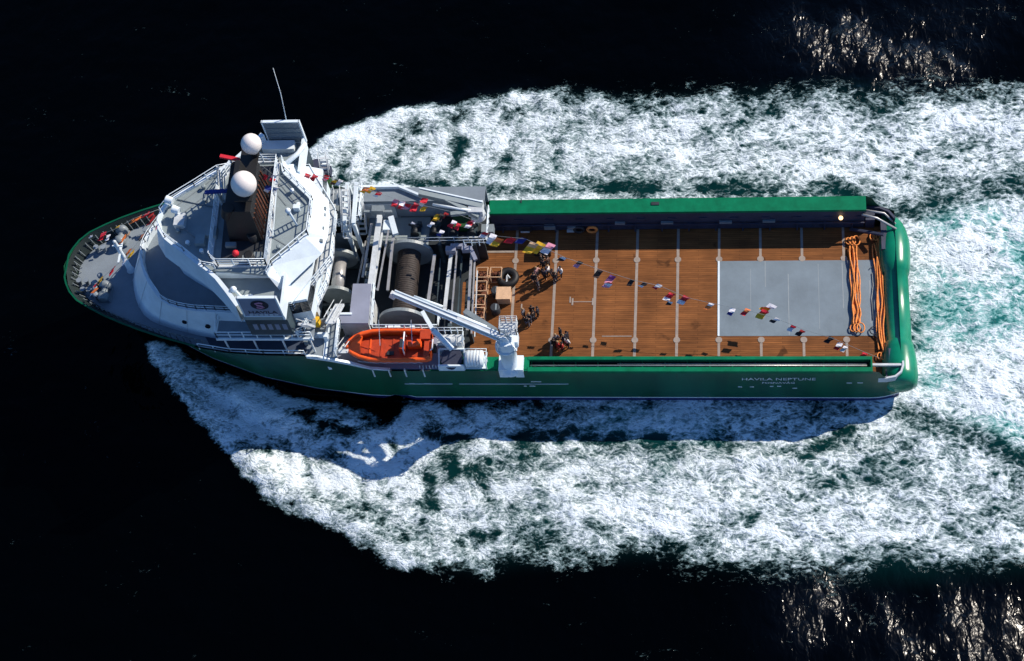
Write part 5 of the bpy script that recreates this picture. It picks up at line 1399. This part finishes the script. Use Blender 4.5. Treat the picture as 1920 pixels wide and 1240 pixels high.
bunting('line of signal flags from the mast down past the folded starboard crane', [(478, 300), (515, 330), (600, 330), (640, 338), (690, 356), (760, 378), (850, 398), (915, 425)],
  [(500, 327, 'red'), (516, 328, 'fwhite red', .9), (505, 349, 'blue fwhite'), (520, 351, 'fwhite blue', .9), (578, 326, 'red'), (592, 329, 'red', .9), (614, 329, 'red pink', .9), (630, 338, 'yellow cbrown', .8), (640, 338, 'fwhite', .8), (688, 353, 'amber yellow', 1.0), (700, 352, 'yellow', 1.0), (712, 362, 'red fwhite', .9), (744, 374, 'pink red'), (756, 378, 'fwhite red'), (768, 382, 'red pink', 1.2), (782, 381, 'red', 1.1), (798, 373, 'red fwhite', 1.1), (798, 388, 'yellow', .8),
   (824, 402, 'yellow'), (830, 402, 'fblack', .9), (838, 400, 'cred', .8), (853, 415, 'fwhite red', .9), (861, 420, 'red', .8), (884, 415, 'red fwhite', 1.0), (890, 413, 'fwhite red', .8), (776, 418, 'fwhite fblack', .7), (812, 418, 'fwhite', .7), (830, 433, 'fwhite blue', .8)], zm)
zb = lambda x: float(np.interp(x, [175, 215, 260, 300, 330], [7.6, 9.4, 9.8, 10.4, 11.0]))
bunting('short line of signal flags stretched across the foredeck to the foremast', [(172, 548), (188, 525), (212, 503), (246, 472), (268, 440), (300, 400)],
  [(180, 543, 'amber fwhite'), (185, 531, 'fblack red', .8), (190, 522, 'yellow', .9), (213, 502, 'red', 1.0), (236, 484, 'fwhite', .8), (250, 472, 'yellow'), (244, 468, 'amber', .9), (234, 444, 'amber'), (243, 437, 'timber', .8), (268, 440, 'amber cbrown', .9), (288, 408, 'cred', 1.1), (300, 415, 'red pink', 1.0), (318, 412, 'fwhite pink', 1.0), (306, 401, 'pink', .8), (345, 409, 'red', .8)], zb)
zr = lambda x: 7.4
bunting('line of signal flags along the starboard bow rail', [(190, 440), (220, 428), (250, 410), (300, 392)],
  [(195, 437, 'red', 1.0), (204, 441, 'fwhite', .7), (222, 424, 'yellow fblack', .7), (252, 412, 'amber', .8), (262, 406, 'amber red', .9), (277, 400, 'red cred', 1.0), (286, 398, 'cred', .9), (172, 442, 'fwhite', .5)], zr)
t = thing('line_reel', 'lime green and dark green deck machine below the aft port corner of the bridge', 'machine', (-21, -6.4, 8.1))
mb = MB(); c = A(545, 588, 8.8); mb.box(c + Vector((.8, .25, 0)), (1.5, 1.3, .8)); obj('casing', mb, 'dgreen', t)
mb = MB(); mb.box(c + Vector((-.25, -.1, .2)), (.5, 1.0, .5), .6); obj('cover', mb, 'lime', t)
t = thing('life_ring', 'red life ring hanging on the aft port rail of the bridge', 'life ring', A(537, 548, 10.9))
c = A(537, 550, 11.2); mb = MB(); mb.tube([c + Vector((.30 * math.cos(a), .15 * math.sin(a), .36 * math.sin(a))) for a in np.linspace(0, 2 * PI, 18, endpoint=False)], .1, 8, closed=True); obj('ring', mb, 'red', t)
mb = MB(); c = A(590, 604, 5.9); mb.box(c, (.9, .6, .9)); tag(obj('yellow_locker', mb, 'yellow'), 'small yellow locker at the foot of the port ladders', 'locker')
